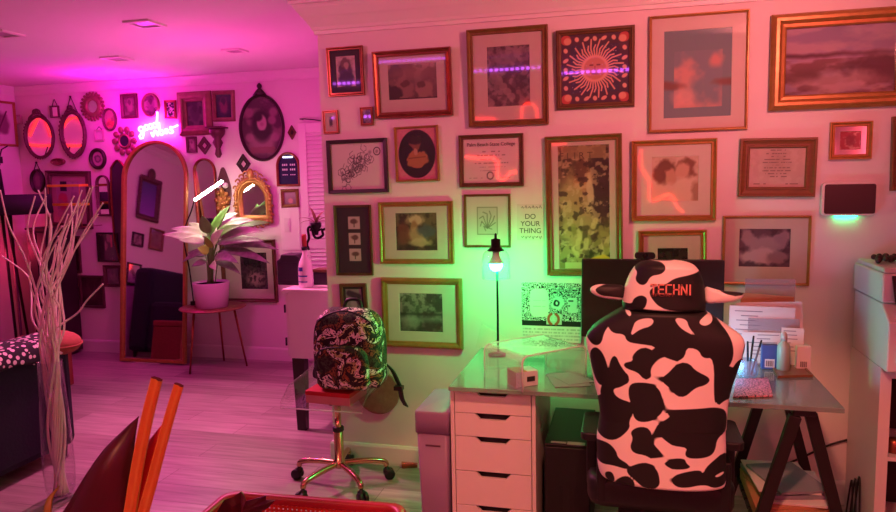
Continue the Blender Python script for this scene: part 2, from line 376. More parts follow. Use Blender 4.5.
# ------------------------------------------------------------------ picture frames
def prof_frame(w, d, style):
    if style == 'flat': return [(0, 0), (0, -d), (w*.1, -d*1.05), (w*.9, -d*.95), (w, -d*.85), (w, -.004)]
    if style == 'scoop': return [(0, 0), (0, -d), (w*.06, -d*1.1), (w*.22, -d*1.1), (w*.34, -d*.85), (w*.6, -d*.6), (w*.74, -d*.6), (w*.8, -d*.8), (w*.9, -d*.8), (w, -d*.5), (w, -.004)]
    if style == 'round': return [(0, 0), (0, -d*.6), (w*.12, -d*.9), (w*.3, -d*1.1), (w*.5, -d*1.1), (w*.66, -d*.85), (w*.7, -d*.7), (w*.9, -d*.65), (w, -d*.5), (w, -.004)]
    return [(0, 0), (0, -d), (w, -d), (w, -.004)]
def quad(tl, tr, br, bl, y):
    P = [on_y(p[0], p[1], y) for p in (tl, tr, br, bl)]; c = sum(P)/4
    W = (np.linalg.norm(P[1]-P[0])+np.linalg.norm(P[2]-P[3]))/2; Hh = (np.linalg.norm(P[3]-P[0])+np.linalg.norm(P[2]-P[1]))/2
    a = P[1]-P[0]; b = P[2]-P[3]; v = (P[0]-P[3]); v2 = (P[1]-P[2])
    r = (math.atan2(a[2], a[0])+math.atan2(b[2], b[0])-math.atan2(v[0], v[2])-math.atan2(v2[0], v2[2]))/4
    return c, W, Hh, r
GRP = 'framed pictures on the gallery wall'
def frame(label, q, w=.03, d=.02, style='scoop', fm=None, mw=0., mm=None, fn=None, cat='framed picture', y=None, group=GRP, tilt=0., opening=None, fmi=None, name='picture_frame', dens=330, glz=None):
    y = D if y is None else y
    c, W, Hh, r = quad(*q, y-.01)
    a = math.radians(tilt); off = Hh/2*math.sin(abs(a))+.0015
    t = thing(name, label, cat, (c[0], y-off, c[2]), (a, -r, 0), group)
    out = rect(-W/2, -Hh/2, W/2, Hh/2)
    MB().mould(out, prof_frame(w, d, style)).add([(-W/2, 0, -Hh/2), (W/2, 0, -Hh/2), (W/2, 0, Hh/2), (-W/2, 0, Hh/2)], [(0, 1, 2, 3)]).build('frame', fm or gold, t)
    iw, ih = W/2-w*.96, Hh/2-w*.96
    if opening:      # mat window in fractions of the sheet: x0,z0,x1,z1 from the lower corner
        ox0, oz0, ox1, oz1 = -iw+2*iw*opening[0], -ih+2*ih*opening[1], -iw+2*iw*opening[2], -ih+2*ih*opening[3]
    else: ox0, oz0, ox1, oz1 = -iw+mw, -ih+mw, iw-mw, ih-mw
    if mw or opening:
        A = rect(-iw, -ih, iw, ih); Bq = rect(ox0, oz0, ox1, oz1); Cq = rect(ox0+.002, oz0+.002, ox1-.002, oz1-.002)
        vs = [(p[0], -.0075, p[1]) for p in A]+[(p[0], -.0075, p[1]) for p in Bq]+[(p[0], -.0055, p[1]) for p in Cq]
        fs = [(i, (i+1) % 4, (i+1) % 4+4, i+4) for i in range(4)]+[(i+4, (i+1) % 4+4, (i+1) % 4+8, i+8) for i in range(4)]
        MB().add(vs, fs).build('mat_board', mm or matb, t)
    if fn: art_grid('print', ox0-.003, oz0-.003, ox1+.003, oz1+.003, -.005, fn, t, glz, dens)
    return t, W, Hh
# LED strip: tilt each glazed frame so that its glass shows the strip on the opposite wall where the photo shows it
SY, SZ = NY+.02, 2.36
def tilt_for(px, py):
    best = None; r = ray(px, py); hit = on_y(px, py, D-.02); r = r/np.linalg.norm(r)
    for a in np.linspace(0, 8, 321):
        n = np.array([0, -math.cos(math.radians(a)), -math.sin(math.radians(a))]); q = r-2*r.dot(n)*n
        k = (SY-hit[1])/q[1]; e = abs(hit[2]+q[2]*k-SZ)
        if best is None or e < best[0]: best = (e, a, hit+q*k)
    return best[1], best[2]
def mirror_pt(px, py, a=0., yp=None, target=None):
    yp = D-.008 if yp is None else yp; target = SY if target is None else target
    hit = on_y(px, py, yp); r = ray(px, py); n = np.array([0, -math.cos(math.radians(a)), -math.sin(math.radians(a))]); q = r-2*r.dot(n)*n
    return hit+q*((target-hit[1])/q[1])

# -- prints (all plain generic pictures)
def p_lady(p): p.fill('b9aaa4').noise(9, '8e807e', seed=3, k=.6).ell(.5, .45, .33, .42, '4b3f48').ell(.5, .72, .2, .17, '6e5d5c').ell(.52, .68, .1, .11, 'a48f86').ell(.5, .25, .36, .26, '3c343f')
def p_sepia_group(p): p.grad('4f403d', 'a48a7c').noise(5, '6a5550', seed=5, k=.8).ell(.14, .75, .16, .2, '57474a', k=.8).ell(.3, .3, .2, .3, '80685d').ell(.36, .45, .1, .1, '5a463e').ell(.72, .26, .18, .24, '8b7264').ell(.68, .4, .09, .1, '5c4a40').ell(.5, .72, .4, .16, '8a7060', .9, .6).ell(.1, .2, .16, .24, '3d3230').box(0, 0, 1, .05, '3a2f2d')
def p_crowd(p):
    p.grad('4a4043', '6d6263').noise(6, '857877', seed=8, k=.8).noise(14, '3c3438', seed=9, k=.7)
    for i in range(16): p.ell(.1+.8*((i*.37) % 1), .08+.55*((i*.61) % 1), .09, .07, ['8d7d79', '403639', '756665'][i % 3], k=.75)
    p.ell(.45, .8, .25, .1, '7d7174', k=.6)
def p_sun(p):
    p.wk = False
    p.fill('3a3548'); p.noise(60, '6d6478', .66, .7, seed=4, k=.5)
    p.box(0, 0, 1, .16, '47353f').box(0, .84, 1, 1, '47353f').box(0, 0, .15, 1, '47353f').box(.85, 0, 1, 1, '47353f')
    for x, y in ((.08, .08), (.92, .08), (.08, .92), (.92, .92)): p.ell(x, y, .075, .07, 'b5564c', .15).ell(x+(.025 if x < .5 else -.025), y+(.02 if y < .5 else -.02), .055, .05, 'd3a07f', .2)
    for i, t in enumerate((.24, .38, .5, .63, .77)):
        for x, y in ((t, .08), (t, .92), (.075, t), (.925, t)):
            p.ell(x, y, .045 if i % 2 else .03, .026 if i % 2 else .035, 'd6a98d', .3, rot=.5)
    for i in range(40):
        a = 2*PI*i/40; r1 = .41 if i % 2 else .33
        p.line([(.5+.17*math.cos(a), .5+.17*math.sin(a)), (.5+.28*math.cos(a+.05), .5+.28*math.sin(a+.05)), (.5+r1*math.cos(a-.03), .5+r1*math.sin(a-.03))], .010, 'd9a78a')
    p.ell(.5, .5, .2, .19, 'd5a284', .1).ell(.5, .5, .16, .155, 'bd8468', .1)
    p.line([(.43, .55), (.47, .55)], .01, '6b4038').line([(.53, .55), (.57, .55)], .01, '6b4038').line([(.5, .53), (.5, .47)], .008, '8a5848').line([(.46, .43), (.54, .43)], .01, '7a4438')
    for i in range(60): p.ell(.16+.68*RNG.rand(), .17+.66*RNG.rand(), .006, .006, 'b9aab8', .5)
def p_sky(p):
    p.fill('6f8688'); p.box(.16, .12, .86, .76, '76898c'); k = ((p.u > .16) & (p.u < .86) & (p.v > .12) & (p.v < .76))
    n = fbm(p.u*3, p.v*4, 21); p.mix('c89a8c', k*np.clip((n-.42+.35*(.5-p.v))/.25, 0, 1)*.9); p.ell(.78, .64, .09, .08, 'cf9384', .9, .8).ell(.3, .25, .15, .1, 'd5aa9b', .8, .7)
    p.ell(.06, .38, .2, .045, '7a5546', .9, .85).ell(.95, .39, .2, .04, '7a5546', .9, .8)
def p_marsh(p):
    p.grad('93807d', 'a593a2', 1.).noise(3, '7d7390', .4, .65, seed=31, k=.7, sy=2.5)
    p.mix('3b2a2c', np.clip(1-np.abs(p.v-.56-.05*fbm(p.u*6, p.u*0, 3))/.05, 0, 1)*np.clip(1.3-p.u*.9, .25, 1)).mix('5d4341', (p.v < .53)*np.clip((fbm(p.u*5, p.v*9, 44)-.42)*5, 0, 1)*.85)
    p.ell(.9, .4, .32, .16, '463032', .8, .9).ell(.15, .3, .2, .1, '5e4643', .8, .8).ell(.48, .18, .3, .14, 'b29a9a', .9, .7)
def p_ink(p):
    p.fill('cfc6c4')
    for i in range(46):
        t = RNG.rand(); cx = .2+.5*t+.1*RNG.randn()*.6; cy = .22+.5*t+.1*RNG.randn()
        a = RNG.rand()*6; pts = [(cx+.07*math.cos(a+j*1.1)*(1-j*.1), cy+.1*math.sin(a+j*1.1)*(1-j*.1)) for j in range(6)]; p.line(pts, .006, '4a4048', .8)
    for i in range(14):
        t = i/14; p.ell(.22+.5*t+.06*math.sin(i*5), .24+.5*t+.1*math.sin(i*2), .03, .04, '5f555c', .9, .5)
    pts = [(.86+.06*math.cos(a), .8+.08*math.sin(a)) for a in np.linspace(0, 6.28, 14)]; p.line(pts, .011, '4a3f47').ell(.86, .8, .03, .04, '6a5e66', .6, .6)
def p_oval(p):
    d = np.hypot((p.u-.5)/.46, (p.v-.5)/.47); p.fill('c9808c').noise(20, 'b56a79', seed=2, k=.4); p.mix('221b1d', np.clip((1-d)/.03, 0, 1))
    p.ell(.46, .68, .13, .12, '7a5240', .3).ell(.46, .77, .15, .09, '2f2522', .3).ell(.5, .4, .28, .17, 'a06c46', .12).ell(.47, .55, .05, .06, 'b08468', .3).line([(.3, .42), (.7, .44)], .012, '7d5034')
def p_cert(p):
    p.fill('d0c6bd')
    for y, a, b, h in ((.7, .35, .65, .02), (.62, .25, .75, .025), (.53, .3, .7, .02), (.45, .2, .8, .03), (.36, .25, .75, .02), (.28, .3, .7, .02), (.12, .1, .35, .015), (.12, .62, .9, .015)): p.texts(a, b, y, h, '5d5250', .55, int(y*100))
    pts = [(.48+.055*math.cos(a), .17+.08*math.sin(a)) for a in np.linspace(0, 6.28, 16)]; p.line(pts, .014, '4a403c', .8)
def p_diploma(p):
    p.fill('bfae9f'); p.noise(8, 'b09d8e', seed=6, k=.4)
    for i, (y, a, b) in enumerate(((.92, .38, .64), (.84, .3, .7), (.77, .36, .64), (.7, .28, .72), (.63, .25, .75), (.56, .42, .6), (.49, .28, .72), (.42, .25, .75), (.35, .3, .7), (.28, .34, .68), (.1, .1, .32), (.1, .66, .88))): p.texts(a, b, y, .022, '4a3c38', .6, i)
    p.ell(.48, .6, .22, .3, '8a756a', 1., .35)
def p_poster(p):
    p.grad('6f6a3c', '5e4d35').noise(5, '97915a', seed=12, k=.8).noise(12, '3a3220', .5, .65, seed=13, k=.8)
    p.ell(.36, .45, .3, .34, 'a59a62', .6, .85).ell(.84, .66, .24, .3, '2c2520', .4, .9).ell(.5, .72, .18, .1, 'b28a58', .5, .85).ell(.46, .8, .14, .08, '55402a', .5, .9).ell(.62, .62, .06, .13, 'c2b68a', .4, .9)
    p.noise(22, 'c2b685', .56, .64, seed=19, k=.6).noise(26, '2a2416', .56, .64, seed=23, k=.7)
    for i in range(26):
        a = RNG.rand()*3.1; cx, cy = .2+.75*RNG.rand(), .1+.26*RNG.rand(); p.line([(cx, cy), (cx+.1*math.cos(a), cy+.06*math.sin(a))], .02, ['c7bb7c', '8b8a4a', '3f3d1f'][i % 3], .8)
    p.box(.08, .89, .92, .99, '8d8054', .8); p.box(.0, 0, 1, .055, '7d7444'); p.ell(.82, .045, .26, .06, 'd3b540', .2); p.box(.12, .01, .5, .06, 'b9b07c')
def p_portrait_pair(p):
    p.fill('c6b3a0').noise(4, 'b29c88', seed=15, k=.7); p.ell(.3, .62, .23, .27, '6d4d3b', .3).ell(.42, .55, .13, .17, 'b8937a', .4).ell(.72, .72, .2, .22, '7d5b46', .3).ell(.66, .66, .14, .19, 'bf9c84', .4).ell(.3, .15, .34, .3, 'c9b39c', .4).ell(.75, .2, .3, .32, 'cdb8a2', .4).ell(.95, .2, .12, .22, '8a6a52', .6, .7)
def p_garden(p):
    p.grad('453a26', '5f5a3a').noise(6, '2b2718', .42, .6, seed=18, k=.9); p.ell(.48, .78, .2, .14, 'b5a27c', .5).ell(.46, .66, .1, .13, '8d6a48', .4).ell(.5, .4, .26, .2, 'a88a64', .4, .9, -.4).ell(.75, .5, .2, .16, '3c4f50', .5, .9).ell(.55, .22, .28, .1, 'b59a74', .5, .8).ell(.2, .45, .14, .3, '6a3f28', .6, .8)
def p_trees(p):
    p.grad('4d5148', '8d9184').noise(5, '2d332c', .44, .6, seed=20, k=.9).noise(12, '3b4238', .5, .6, seed=22, k=.7); p.mix('878b80', np.clip(1-np.abs(p.v-.34)/.12, 0, 1)*.6); p.mix('2a302a', np.clip(1-np.abs(p.v-.46)/.05, 0, 1)*.8).ell(.25, .25, .16, .2, '9b9f92', .8, .6)
def p_sketch(p):
    p.fill('bfc4b4')
    for i in range(9):
        a = i*.7; p.line([(.5, .4), (.5+.2*math.cos(a), .5+.22*math.sin(a)), (.5+.28*math.cos(a+.5), .5+.3*math.sin(a+.5))], .012, '6d7062', .8)
    p.ell(.45, .55, .2, .18, '8f9482', .8, .5)
    for q in ([(.08, .05), (.92, .05), (.92, .95), (.08, .95), (.08, .05)],): p.line(q, .008, '7d7f6c')
def p_bloom(p): p.fill('c2b9ae').ell(.5, .62, .28, .2, '6a5048', .5).ell(.5, .35, .1, .3, '7d7a64', .5).ell(.5, .6, .12, .09, '9a6a58', .5)
def p_cat(p): p.fill('868084').line([(.25, .85), (.75, .75), (.4, .2), (.7, .15)], .09, '3a353c').ell(.5, .5, .2, .12, 'a09a9e', .5)
def p_dark(p): p.fill('1f1a18').noise(6, '3a302c', seed=25, k=.7).ell(.7, .35, .16, .3, '4f443e', .7)
def p_winged(p):
    p.grad('40343c', '332a32').noise(5, '5d4d55', seed=27, k=.6); p.ell(.22, .68, .12, .3, '9a8488', .4, .85, .5).ell(.8, .7, .16, .3, '8f7a80', .4, .85, -.4).ell(.5, .6, .24, .2, '8e7a7c', .5).ell(.42, .3, .4, .2, 'ab9693', .4).ell(.72, .25, .2, .15, '7d696c', .5)
def p_red(p): p.fill('a03a40').noise(7, 'd0a090', .5, .6, seed=29, k=.8).ell(.5, .5, .25, .3, '7a2a30', .5, .8)
def p_generic(seed, a, b, c):
    def f(p): p.fill(a).noise(4, b, .42, .6, seed=seed, k=.9).ell(.5, .52, .26, .34, c, .5, .85).ell(.48, .7, .13, .14, b, .5, .8)
    return f
mat_d = mat('dark_mat', '38323a', .85, h2='302a32', scale=30, coat=1.); mat_p = mat('pale_mat', 'cbc2b6', .85, h2='c4bbaf', scale=30, coat=1.); mat_k = mat('black_mat', '2b2826', .85, h2='242120', scale=30, coat=1.)
pinkg = mat('rose_gilt', 'a8684a', .3, .8, h2='7c4430', scale=24, bump=.1)
T1, s1 = tilt_for(345, 83); T2, s2 = tilt_for(413, 60); T3, s3 = tilt_for(508, 69); T4, s4 = tilt_for(598, 71)
frame('small portrait of a seated lady in a dark mat, first frame beside the corner', [(327, 48), (362.5, 46), (365.5, 95), (329.5, 96.5)], .018, .018, 'scoop', pinkg, .028, mat_d, p_lady, tilt=T1)
frame('wide gilt frame with two dim figures in sepia and a broad pale mat', [(373, 52.5), (452, 47.5), (453, 116), (377, 118)], .03, .024, 'scoop', pinkg, fn=p_sepia_group, opening=(.13, .22, .86, .86), mm=matb, tilt=T2)
frame('tall bronze frame with a grey crowd scene in a wide pale mat', [(467, 31), (548.5, 25.5), (548.5, 124), (470, 127)], .028, .024, 'scoop', goldd, fn=p_crowd, opening=(.2, .16, .82, .86), tilt=T3)
frame('square picture of a golden sun with face and planets around the border', [(556, 31), (635, 25.5), (634.5, 106), (556.5, 110.5)], .026, .022, 'round', bronze, fn=p_sun, tilt=T4, dens=420)
frame('large thin gilt frame with a grey blue sky picture in a wide white mat', [(648.5, 16), (749.5, 9.5), (748, 129.5), (649, 133)], .014, .022, 'round', gold, fn=p_sky, opening=(.13, .1, .86, .885), mm=mat_p)
frame('very wide heavy gilt frame with a hazy marsh landscape, top of the wall', [(771.5, 15), (914, 6), (911, 105.5), (768, 111)], .065, .04, 'round', gold, fn=p_marsh)
frame('small pale frame below the seated lady, at the wall corner', [(322.5, 111), (337.5, 110), (339, 133), (324, 134)], .012, .014, 'scoop', pinkg, .02, None, p_generic(41, 'a79a9c', '6d6266', '4c4248'))
frame('tiny gilt frame left of the dark oval portrait, above the flower drawing', [(360, 107.5), (372.5, 106.5), (373.5, 125), (361, 126)], .013, .014, 'scoop', pinkg, 0, None, p_generic(43, '9a8c94', '4a4450', '6d6470'))
frame('dark framed ink drawing of a branch of flowers on white paper', [(326.5, 140), (386, 138.5), (389.5, 192.5), (329.5, 193.5)], .02, .02, 'flat', darkw, 0, None, p_ink, dens=450)
frame('small gilt frame with a dark oval portrait on a rosy ground', [(393, 127), (438, 125), (439.5, 181), (397, 182)], .012, .02, 'round', gold, 0, None, p_oval, dens=450)
t, W, Hh = frame('college certificate in a bronze frame hung below the grey crowd scene', [(459, 135.5), (523, 133), (524, 186), (459.5, 187.5)], .022, .018, 'scoop', bronze, 0, None, p_cert, cat='certificate')
text_obj('Palm Beach State College', .0255, mat('ink', '2a2422', .7), t, (0, -.0062, Hh*.31), sx=.95)
t, W, Hh = frame('tall narrow bronze frame with an olive and gold poster titled FLIRT', [(546, 136.5), (623, 133.5), (622, 273.5), (546.5, 276.5)], .03, .024, 'scoop', goldd, fn=p_poster, opening=(.1, .0, .9, .97), mm=matb, cat='poster')
text_obj('F L I R T', .046, mat('poster_ink', '4a3f22', .7), t, (-.035, -.0065, Hh*.355), sx=1.0)
frame('square gilt frame with two pale children in a soft beige picture', [(631, 140.5), (717, 138.5), (716, 220.5), (632, 221)], .026, .022, 'scoop', gold, fn=p_portrait_pair, opening=(.2, .2, .84, .84), mm=mat_p)
frame('diploma in a broad flat brown wooden frame above the sleeping winged child', [(740, 138.5), (818, 137.5), (814, 196.5), (738, 197)], .045, .022, 'scoop', brown, 0, None, p_diploma, cat='certificate', dens=450)
t, W, Hh = frame('small square frame with a mirrored inner border and red picture', [(829.5, 122), (873, 121), (871, 159), (829.5, 159.5)], .022, .018, 'scoop', gold, .022, mirror, p_red)
frame('tall narrow dark frame holding three tiny flower prints in a column', [(334, 205.5), (371, 204.5), (372.5, 275), (336.5, 275.5)], .013, .016, 'scoop', bronze, 0, None, lambda p: [p.fill('2b2826')]+[[p.box(.36, y-.09, .7, y+.09, 'b9aca4'), p.ell(.53, y+.02, .1, .035, '5a4440', .5), p.line([(.53, y-.06), (.53, y+.02)], .008, '55503f')] for y in (.76, .52, .28)])
frame('gilt frame with a dim garden scene and seated figure in a pale mat', [(378, 202), (453, 201), (454, 264), (381.5, 263.5)], .026, .022, 'scoop', gold, fn=p_garden, opening=(.18, .16, .82, .88), mm=matb)
frame('small gilt frame with a faint pencil flower sketch behind the lamp', [(464, 194.5), (511, 193.5), (510, 247), (464.5, 248)], .012, .016, 'scoop', goldd, 0, None, lambda p: [p.fill('c5c6ba'), p.box(.26, .22, .74, .78, 'b4b7a8'), p.line([(.27, .23), (.73, .23), (.73, .77), (.27, .77), (.27, .23)], .008, '80826f'), [p.line([(.5, .35), (.5+.13*math.cos(i*.8), .5+.14*math.sin(i*.8)), (.5+.19*math.cos(i*.8+.5), .5+.2*math.sin(i*.8+.5))], .01, '6b6f60', .8) for i in range(8)]])
frame('small dark frame with a grey zigzag print, half behind the backpack', [(340, 284), (366.5, 283), (368, 326), (342, 327)], .018, .016, 'flat', bronze, .012, mat_k, p_cat)
frame('thick gilt frame with a grey picture of trees by water in a wide mat', [(381, 277.5), (463, 278.5), (462.5, 348.5), (383.5, 347)], .034, .028, 'round', gold, fn=p_trees, opening=(.17, .17, .8, .84), mm=mat_p)
frame('gilt frame with a small dark picture, half hidden above the monitor', [(638, 230.5), (707, 230), (706, 296), (639, 297)], .026, .022, 'scoop', gold, fn=p_dark, opening=(.24, .25, .78, .78), mm=matb)
frame('thin gilt frame with a pale sleeping winged child in a wide mat', [(722, 215.5), (812.5, 215.5), (808.5, 286.5), (722.5, 284)], .013, .02, 'round', gold, fn=p_winged, opening=(.17, .24, .8, .84), mm=matb)
frame('brown frame cut off by the photo edge, right of the small wall screen', [(891, 116), (960, 114), (958, 189), (891, 190.5)], .03, .022, 'scoop', brown, .03, None, p_generic(51, '9a8a80', '5d5048', '746459'))
# unframed DO YOUR THING card
c, W, Hh, r = quad((517, 204), (543.5, 204), (544, 240.5), (517.5, 240), D)
t = thing('wall_card', 'white paper card lettered DO YOUR THING beside the lamp', 'card', (c[0], D-.002, c[2]), (0, -r, 0))
MB().box((-W/2, -.003, -Hh/2), (W/2, 0, Hh/2)).build('card_sheet', paper, t)
inkm = mat('ink', '2a2422', .7)
for i, s_ in enumerate(('DO', 'YOUR', 'THING')): text_obj(s_, .036, inkm, t, (0, -.0036, .028-i*.036), sx=1.0)
for s_ in (1, -1):
    m_ = MB()
    for i in range(6): m_.tube([(-.045+i*.018, -.0035, s_*.072), (-.04+i*.018, -.0035, s_*(.08+.006*(i % 2))), (-.034+i*.018, -.0035, s_*.07)], .0015, 5)
    m_.build('flourish', inkm, t)

# ------------------------------------------------------------------ LED strip and red rope light on the near wall (seen in the glass of the frames)
xa = mirror_pt(381, 60, T2, D-.02)[0]; xb = mirror_pt(640, 71, T4, D-.02)[0]; xa = min(xa, mirror_pt(330, 83, T1, D-.02)[0])-.05
led = emis('led_purple', (.62, .10, 1.0), 15); ledt = thing('hanging_light_strip', 'purple strip light along the top of the opposite wall', 'strip light', (0, NY+.001, SZ))
MB().box((xa, 0, -.012), (xb, .006, .012)).build('tape', white, ledt)
m_ = MB(); x = xa+.02; n_ = int((xb-xa)/.062)
for i in range(n_): xx = xa+.02+i*.062; m_.box((xx, .006, -.016), (xx+.04, .014, .016))
o = m_.build('diode_row', led, ledt); o['kind'] = 'stuff'
redm = emis('neon_red', (1.0, .03, .02), 22)
def rope(name, label, pts, a, r=.019):
    P = [mirror_pt(px, py, a) for px, py in pts]; P = [(p[0], NY+.03, p[2]) for p in P]
    t = thing(name, label, 'rope light', (P[0][0], NY+.001, P[0][2])); Q = [(p[0]-P[0][0], .025, p[2]-P[0][2]) for p in P]
    MB().tube(spline(Q, 8), r, 8).build('neon_tube', redm, t)
    k = MB()
    for q in (Q[0], Q[-1]): k.lathe([(.02, 0), (.02, .012), (.01, .025)], (q[0], 0, q[2]), 12, axis='y')
    k.build('wall_clip', white, t); return t
rope('hanging_rope_light', 'red rope light bent in two steps on the opposite wall', [(465, 156.5), (480, 158), (493, 158), (497, 163), (498, 176), (503, 180), (510, 173), (517, 171.5)], 0)
rope('hanging_rope_light', 'short level red rope light on the opposite wall', [(550, 144.5), (558, 144), (567, 143)], 0)
rope('hanging_rope_light', 'long wavy red rope light on the opposite wall', [(641, 149), (641, 166), (645, 174), (650, 183), (649, 197), (654, 201.5), (662, 197), (669, 195), (674, 200), (678, 208), (684, 212)], 0)
rope('hanging_rope_light', 'red rope light bent into a small arch on the opposite wall', [(521.5, 121), (522, 110), (526, 104.5), (532, 104), (536.5, 109), (537.5, 120)], T3)

# small wall screen
c, W, Hh, r = quad((819.5, 182), (876, 182.5), (874, 215.5), (820, 215), D)
t = thing('wall_screen', 'white edged dark touch screen on the wall with a green glow below', 'screen', (c[0], D-.001, c[2]), (0, -r, 0))
MB().prism(rrect(-W/2, -Hh/2, W/2, Hh/2, .018), -.028, 0).build('bezel', white, t, bevel=.004)
MB().prism(rrect(-W/2+.012, -Hh/2+.008, W/2-.006, Hh/2-.008, .01), -.0295, -.028).build('display', screen, t)
m_ = MB(); m_.box((-.05, -.014, -Hh/2-.003), (.04, -.004, -Hh/2)); m_.build('status_light', emis('green_led', (.01, 1, .28), 34), t)

def speck(name, a, b, sc):
    m = bpy.data.materials.new(name); m.use_nodes = True; nt = m.node_tree; N = nt.nodes; K = nt.links; p = N['Principled BSDF']; p.inputs['Roughness'].default_value = .5
    tc = N.new('ShaderNodeTexCoord'); vo = N.new('ShaderNodeTexNoise'); vo.inputs['Scale'].default_value = sc; vo.inputs['Detail'].default_value = 1; K.new(tc.outputs['Object'], vo.inputs['Vector'])
    rp = N.new('ShaderNodeValToRGB'); rp.color_ramp.elements[0].position = .44; rp.color_ramp.elements[0].color = L4(b); rp.color_ramp.elements[1].position = .5; rp.color_ramp.elements[1].color = L4(a); K.new(vo.outputs['Fac'], rp.inputs[0]); K.new(rp.outputs[0], p.inputs['Base Color']); return m

# ------------------------------------------------------------------ desk of glass, drawer unit, trestle
TZ = .73
t = thing('glass_desk_top', 'frosted green glass desk top on white drawers and black trestle', 'desk', (.026, 3.035, .712))
MB().box((-.727, -.355, 0), (.727, .355, TZ-.712)).build('glass_slab', tableg, t, bevel=.002)

al = thing('drawer_unit', 'white drawer unit with notched pulls under the glass desk top', 'drawers', (-.533, 2.744, 0))
aw = .178
m_ = MB(); m_.box((-aw, 0, 0), (-aw+.016, .56, .71)); m_.box((aw-.016, 0, 0), (aw, .56, .71)); m_.box((-aw+.016, .54, 0), (aw-.016, .56, .71)); m_.box((-aw+.016, .02, .0), (aw-.016, .54, .03)); m_.box((-aw+.016, .02, .700), (aw-.016, .54, .71))
m_.build('carcass', white, al, bevel=.0015)
zs = [.703, .603, .503, .353, .203, .045]
for i in range(5):
    z1, z0 = zs[i]-.003, zs[i+1]; x0, x1 = -aw+.019, aw-.019
    out = [(x0, z0), (x1, z0), (x1, z1), (.075, z1), (.052, z1-.024), (-.052, z1-.024), (-.075, z1), (x0, z1)]
    d = MB().prism(out, .001, .019).build('drawer', white, al, bevel=.0012)
    k = MB(); k.box((x0, .06, z0+.01), (x1, .5, z0+.02)); k.box((x0, .06, z0+.01), (x0+.012, .5, z1-.03)); k.box((x1-.012, .06, z0+.01), (x1, .5, z1-.03)); k.box((x0+.012, .055, z0+.02), (x1-.012, .06, z1-.004)); k.build('drawer_box', mat('drawer_dark', '4a4644', .7), d)

def beam(mb, a, b, w, d, ax=(0, 1, 0), mi=0):
    a = Vector(a); b = Vector(b); t_ = (b-a).normalized(); u = Vector(ax); u = (u-t_*u.dot(t_)).normalized(); v = t_.cross(u)
    vs = [p+u*(sx*d/2)+v*(sy*w/2) for p in (a, b) for sx, sy in ((-1, -1), (1, -1), (1, 1), (-1, 1))]
    mb.add(vs, [(3, 2, 1, 0), (4, 5, 6, 7), (0, 1, 5, 4), (1, 2, 6, 5), (2, 3, 7, 6), (3, 0, 4, 7)], mi)
tr = thing('trestle', 'black wooden trestle with a low shelf holding up the glass desk end', 'trestle', (.628, 3.0, 0))
blackw = mat('black_wood', '1b1514', .45, h2='120e0d', scale=16, stretch=(1, 1, 4))
MB().box((-.038, -.30, .685), (.038, .30, .711)).build('top_rail', blackw, tr, bevel=.003)
for yy in (-.27, .25):
    for sx in (-1, 1):
        m_ = MB(); beam(m_, (sx*.03, yy+sx*.02, .684), (sx*.21, yy+sx*.02, .004), .042, .03, (0, 1, 0)); m_.build('leg', blackw, tr, bevel=.002)
m_ = MB()
for i in range(6): m_.box((-.15, -.24+i*.078, .215), (.15, -.24+i*.078+.06, .23))
for yy in (-.245, .22): m_.box((-.155, yy, .195), (.155, yy+.02, .2149))
m_.build('low_shelf', blackw, tr)
# papers on the trestle shelf
def sheets(name, label, cat, loc, rz, specs, group=None):
    t = thing(name, label, cat, loc, (0, 0, rz), group); z = 0
    for i, (w_, d_, h_, mm, dx, dy, r_) in enumerate(specs):
        m_ = MB(); m_.xf = Matrix.Translation((dx, dy, z)) @ Matrix.Rotation(r_, 4, 'Z'); m_.box((-w_/2, -d_/2, 0), (w_/2, d_/2, h_)); m_.build('sheet', mm, t, bevel=.001); z += h_+.0006
    return t
kraft = mat('kraft_paper', 'b98a5e', .8, h2='a6774e', scale=20); greyp = mat('grey_paper', '8a8d94', .7, h2='787b83', scale=8)
tag(MB().box((-.14, -.2, 0), (.14, .2, .05)).build('storage_box', kraft, None, (.628, 2.985, .2315), bevel=.003), 'kraft cardboard box under papers on the trestle shelf', 'box')
sheets('paper_pile', 'loose grey and kraft papers piled on the cardboard box on the trestle shelf', 'papers', (.635, 2.985, .2825), .12,
       [(.25, .36, .012, kraft, .0, 0, .06), (.24, .34, .008, paper, .02, -.01, -.12), (.22, .32, .016, greyp, -.01, .02, .1), (.23, .31, .006, paper, -.02, .03, -.05), (.2, .28, .01, greyp, 0, .0, .2)])

# clear acrylic riser, things on the desk
rv = [on_z(480.6, 342.5, .872), on_z(522, 357, .872), on_z(586, 345, .872)]
c0, c1, c2 = [np.array(p[:2]) for p in rv]
ux = (c2-c1)/np.linalg.norm(c2-c1); uy = np.array([-ux[1], ux[0]]); rw = np.linalg.norm(c2-c1); rd = .26
ang = math.atan2(ux[1], ux[0]); z0 = TZ+.0012
t = thing('acrylic_riser', 'clear bent acrylic riser standing on the glass desk under the lamp', 'riser', (c1[0], c1[1], z0), (0, 0, ang))
h_ = .872-z0; th = .009; r_ = .03
prof = [(0, 0), (0, h_-r_)]+[(r_-r_*math.cos(a), h_-r_+r_*math.sin(a)) for a in np.linspace(.2, PI/2, 6)]+[(rw-r_+r_*math.sin(a), h_-r_+r_*math.cos(a)) for a in np.linspace(0, PI/2, 6)]+[(rw, 0)]
inn = inset(prof+[], 0)
inn = [(th, 0), (th, h_-r_)]+[(r_-(r_-th)*math.cos(a), h_-r_+(r_-th)*math.sin(a)) for a in np.linspace(.2, PI/2, 6)]+[(rw-r_+(r_-th)*math.sin(a), h_-r_+(r_-th)*math.cos(a)) for a in np.linspace(0, PI/2, 6)]+[(rw-th, 0)]
m_ = MB(); n = len(prof); vs = []; fs = []
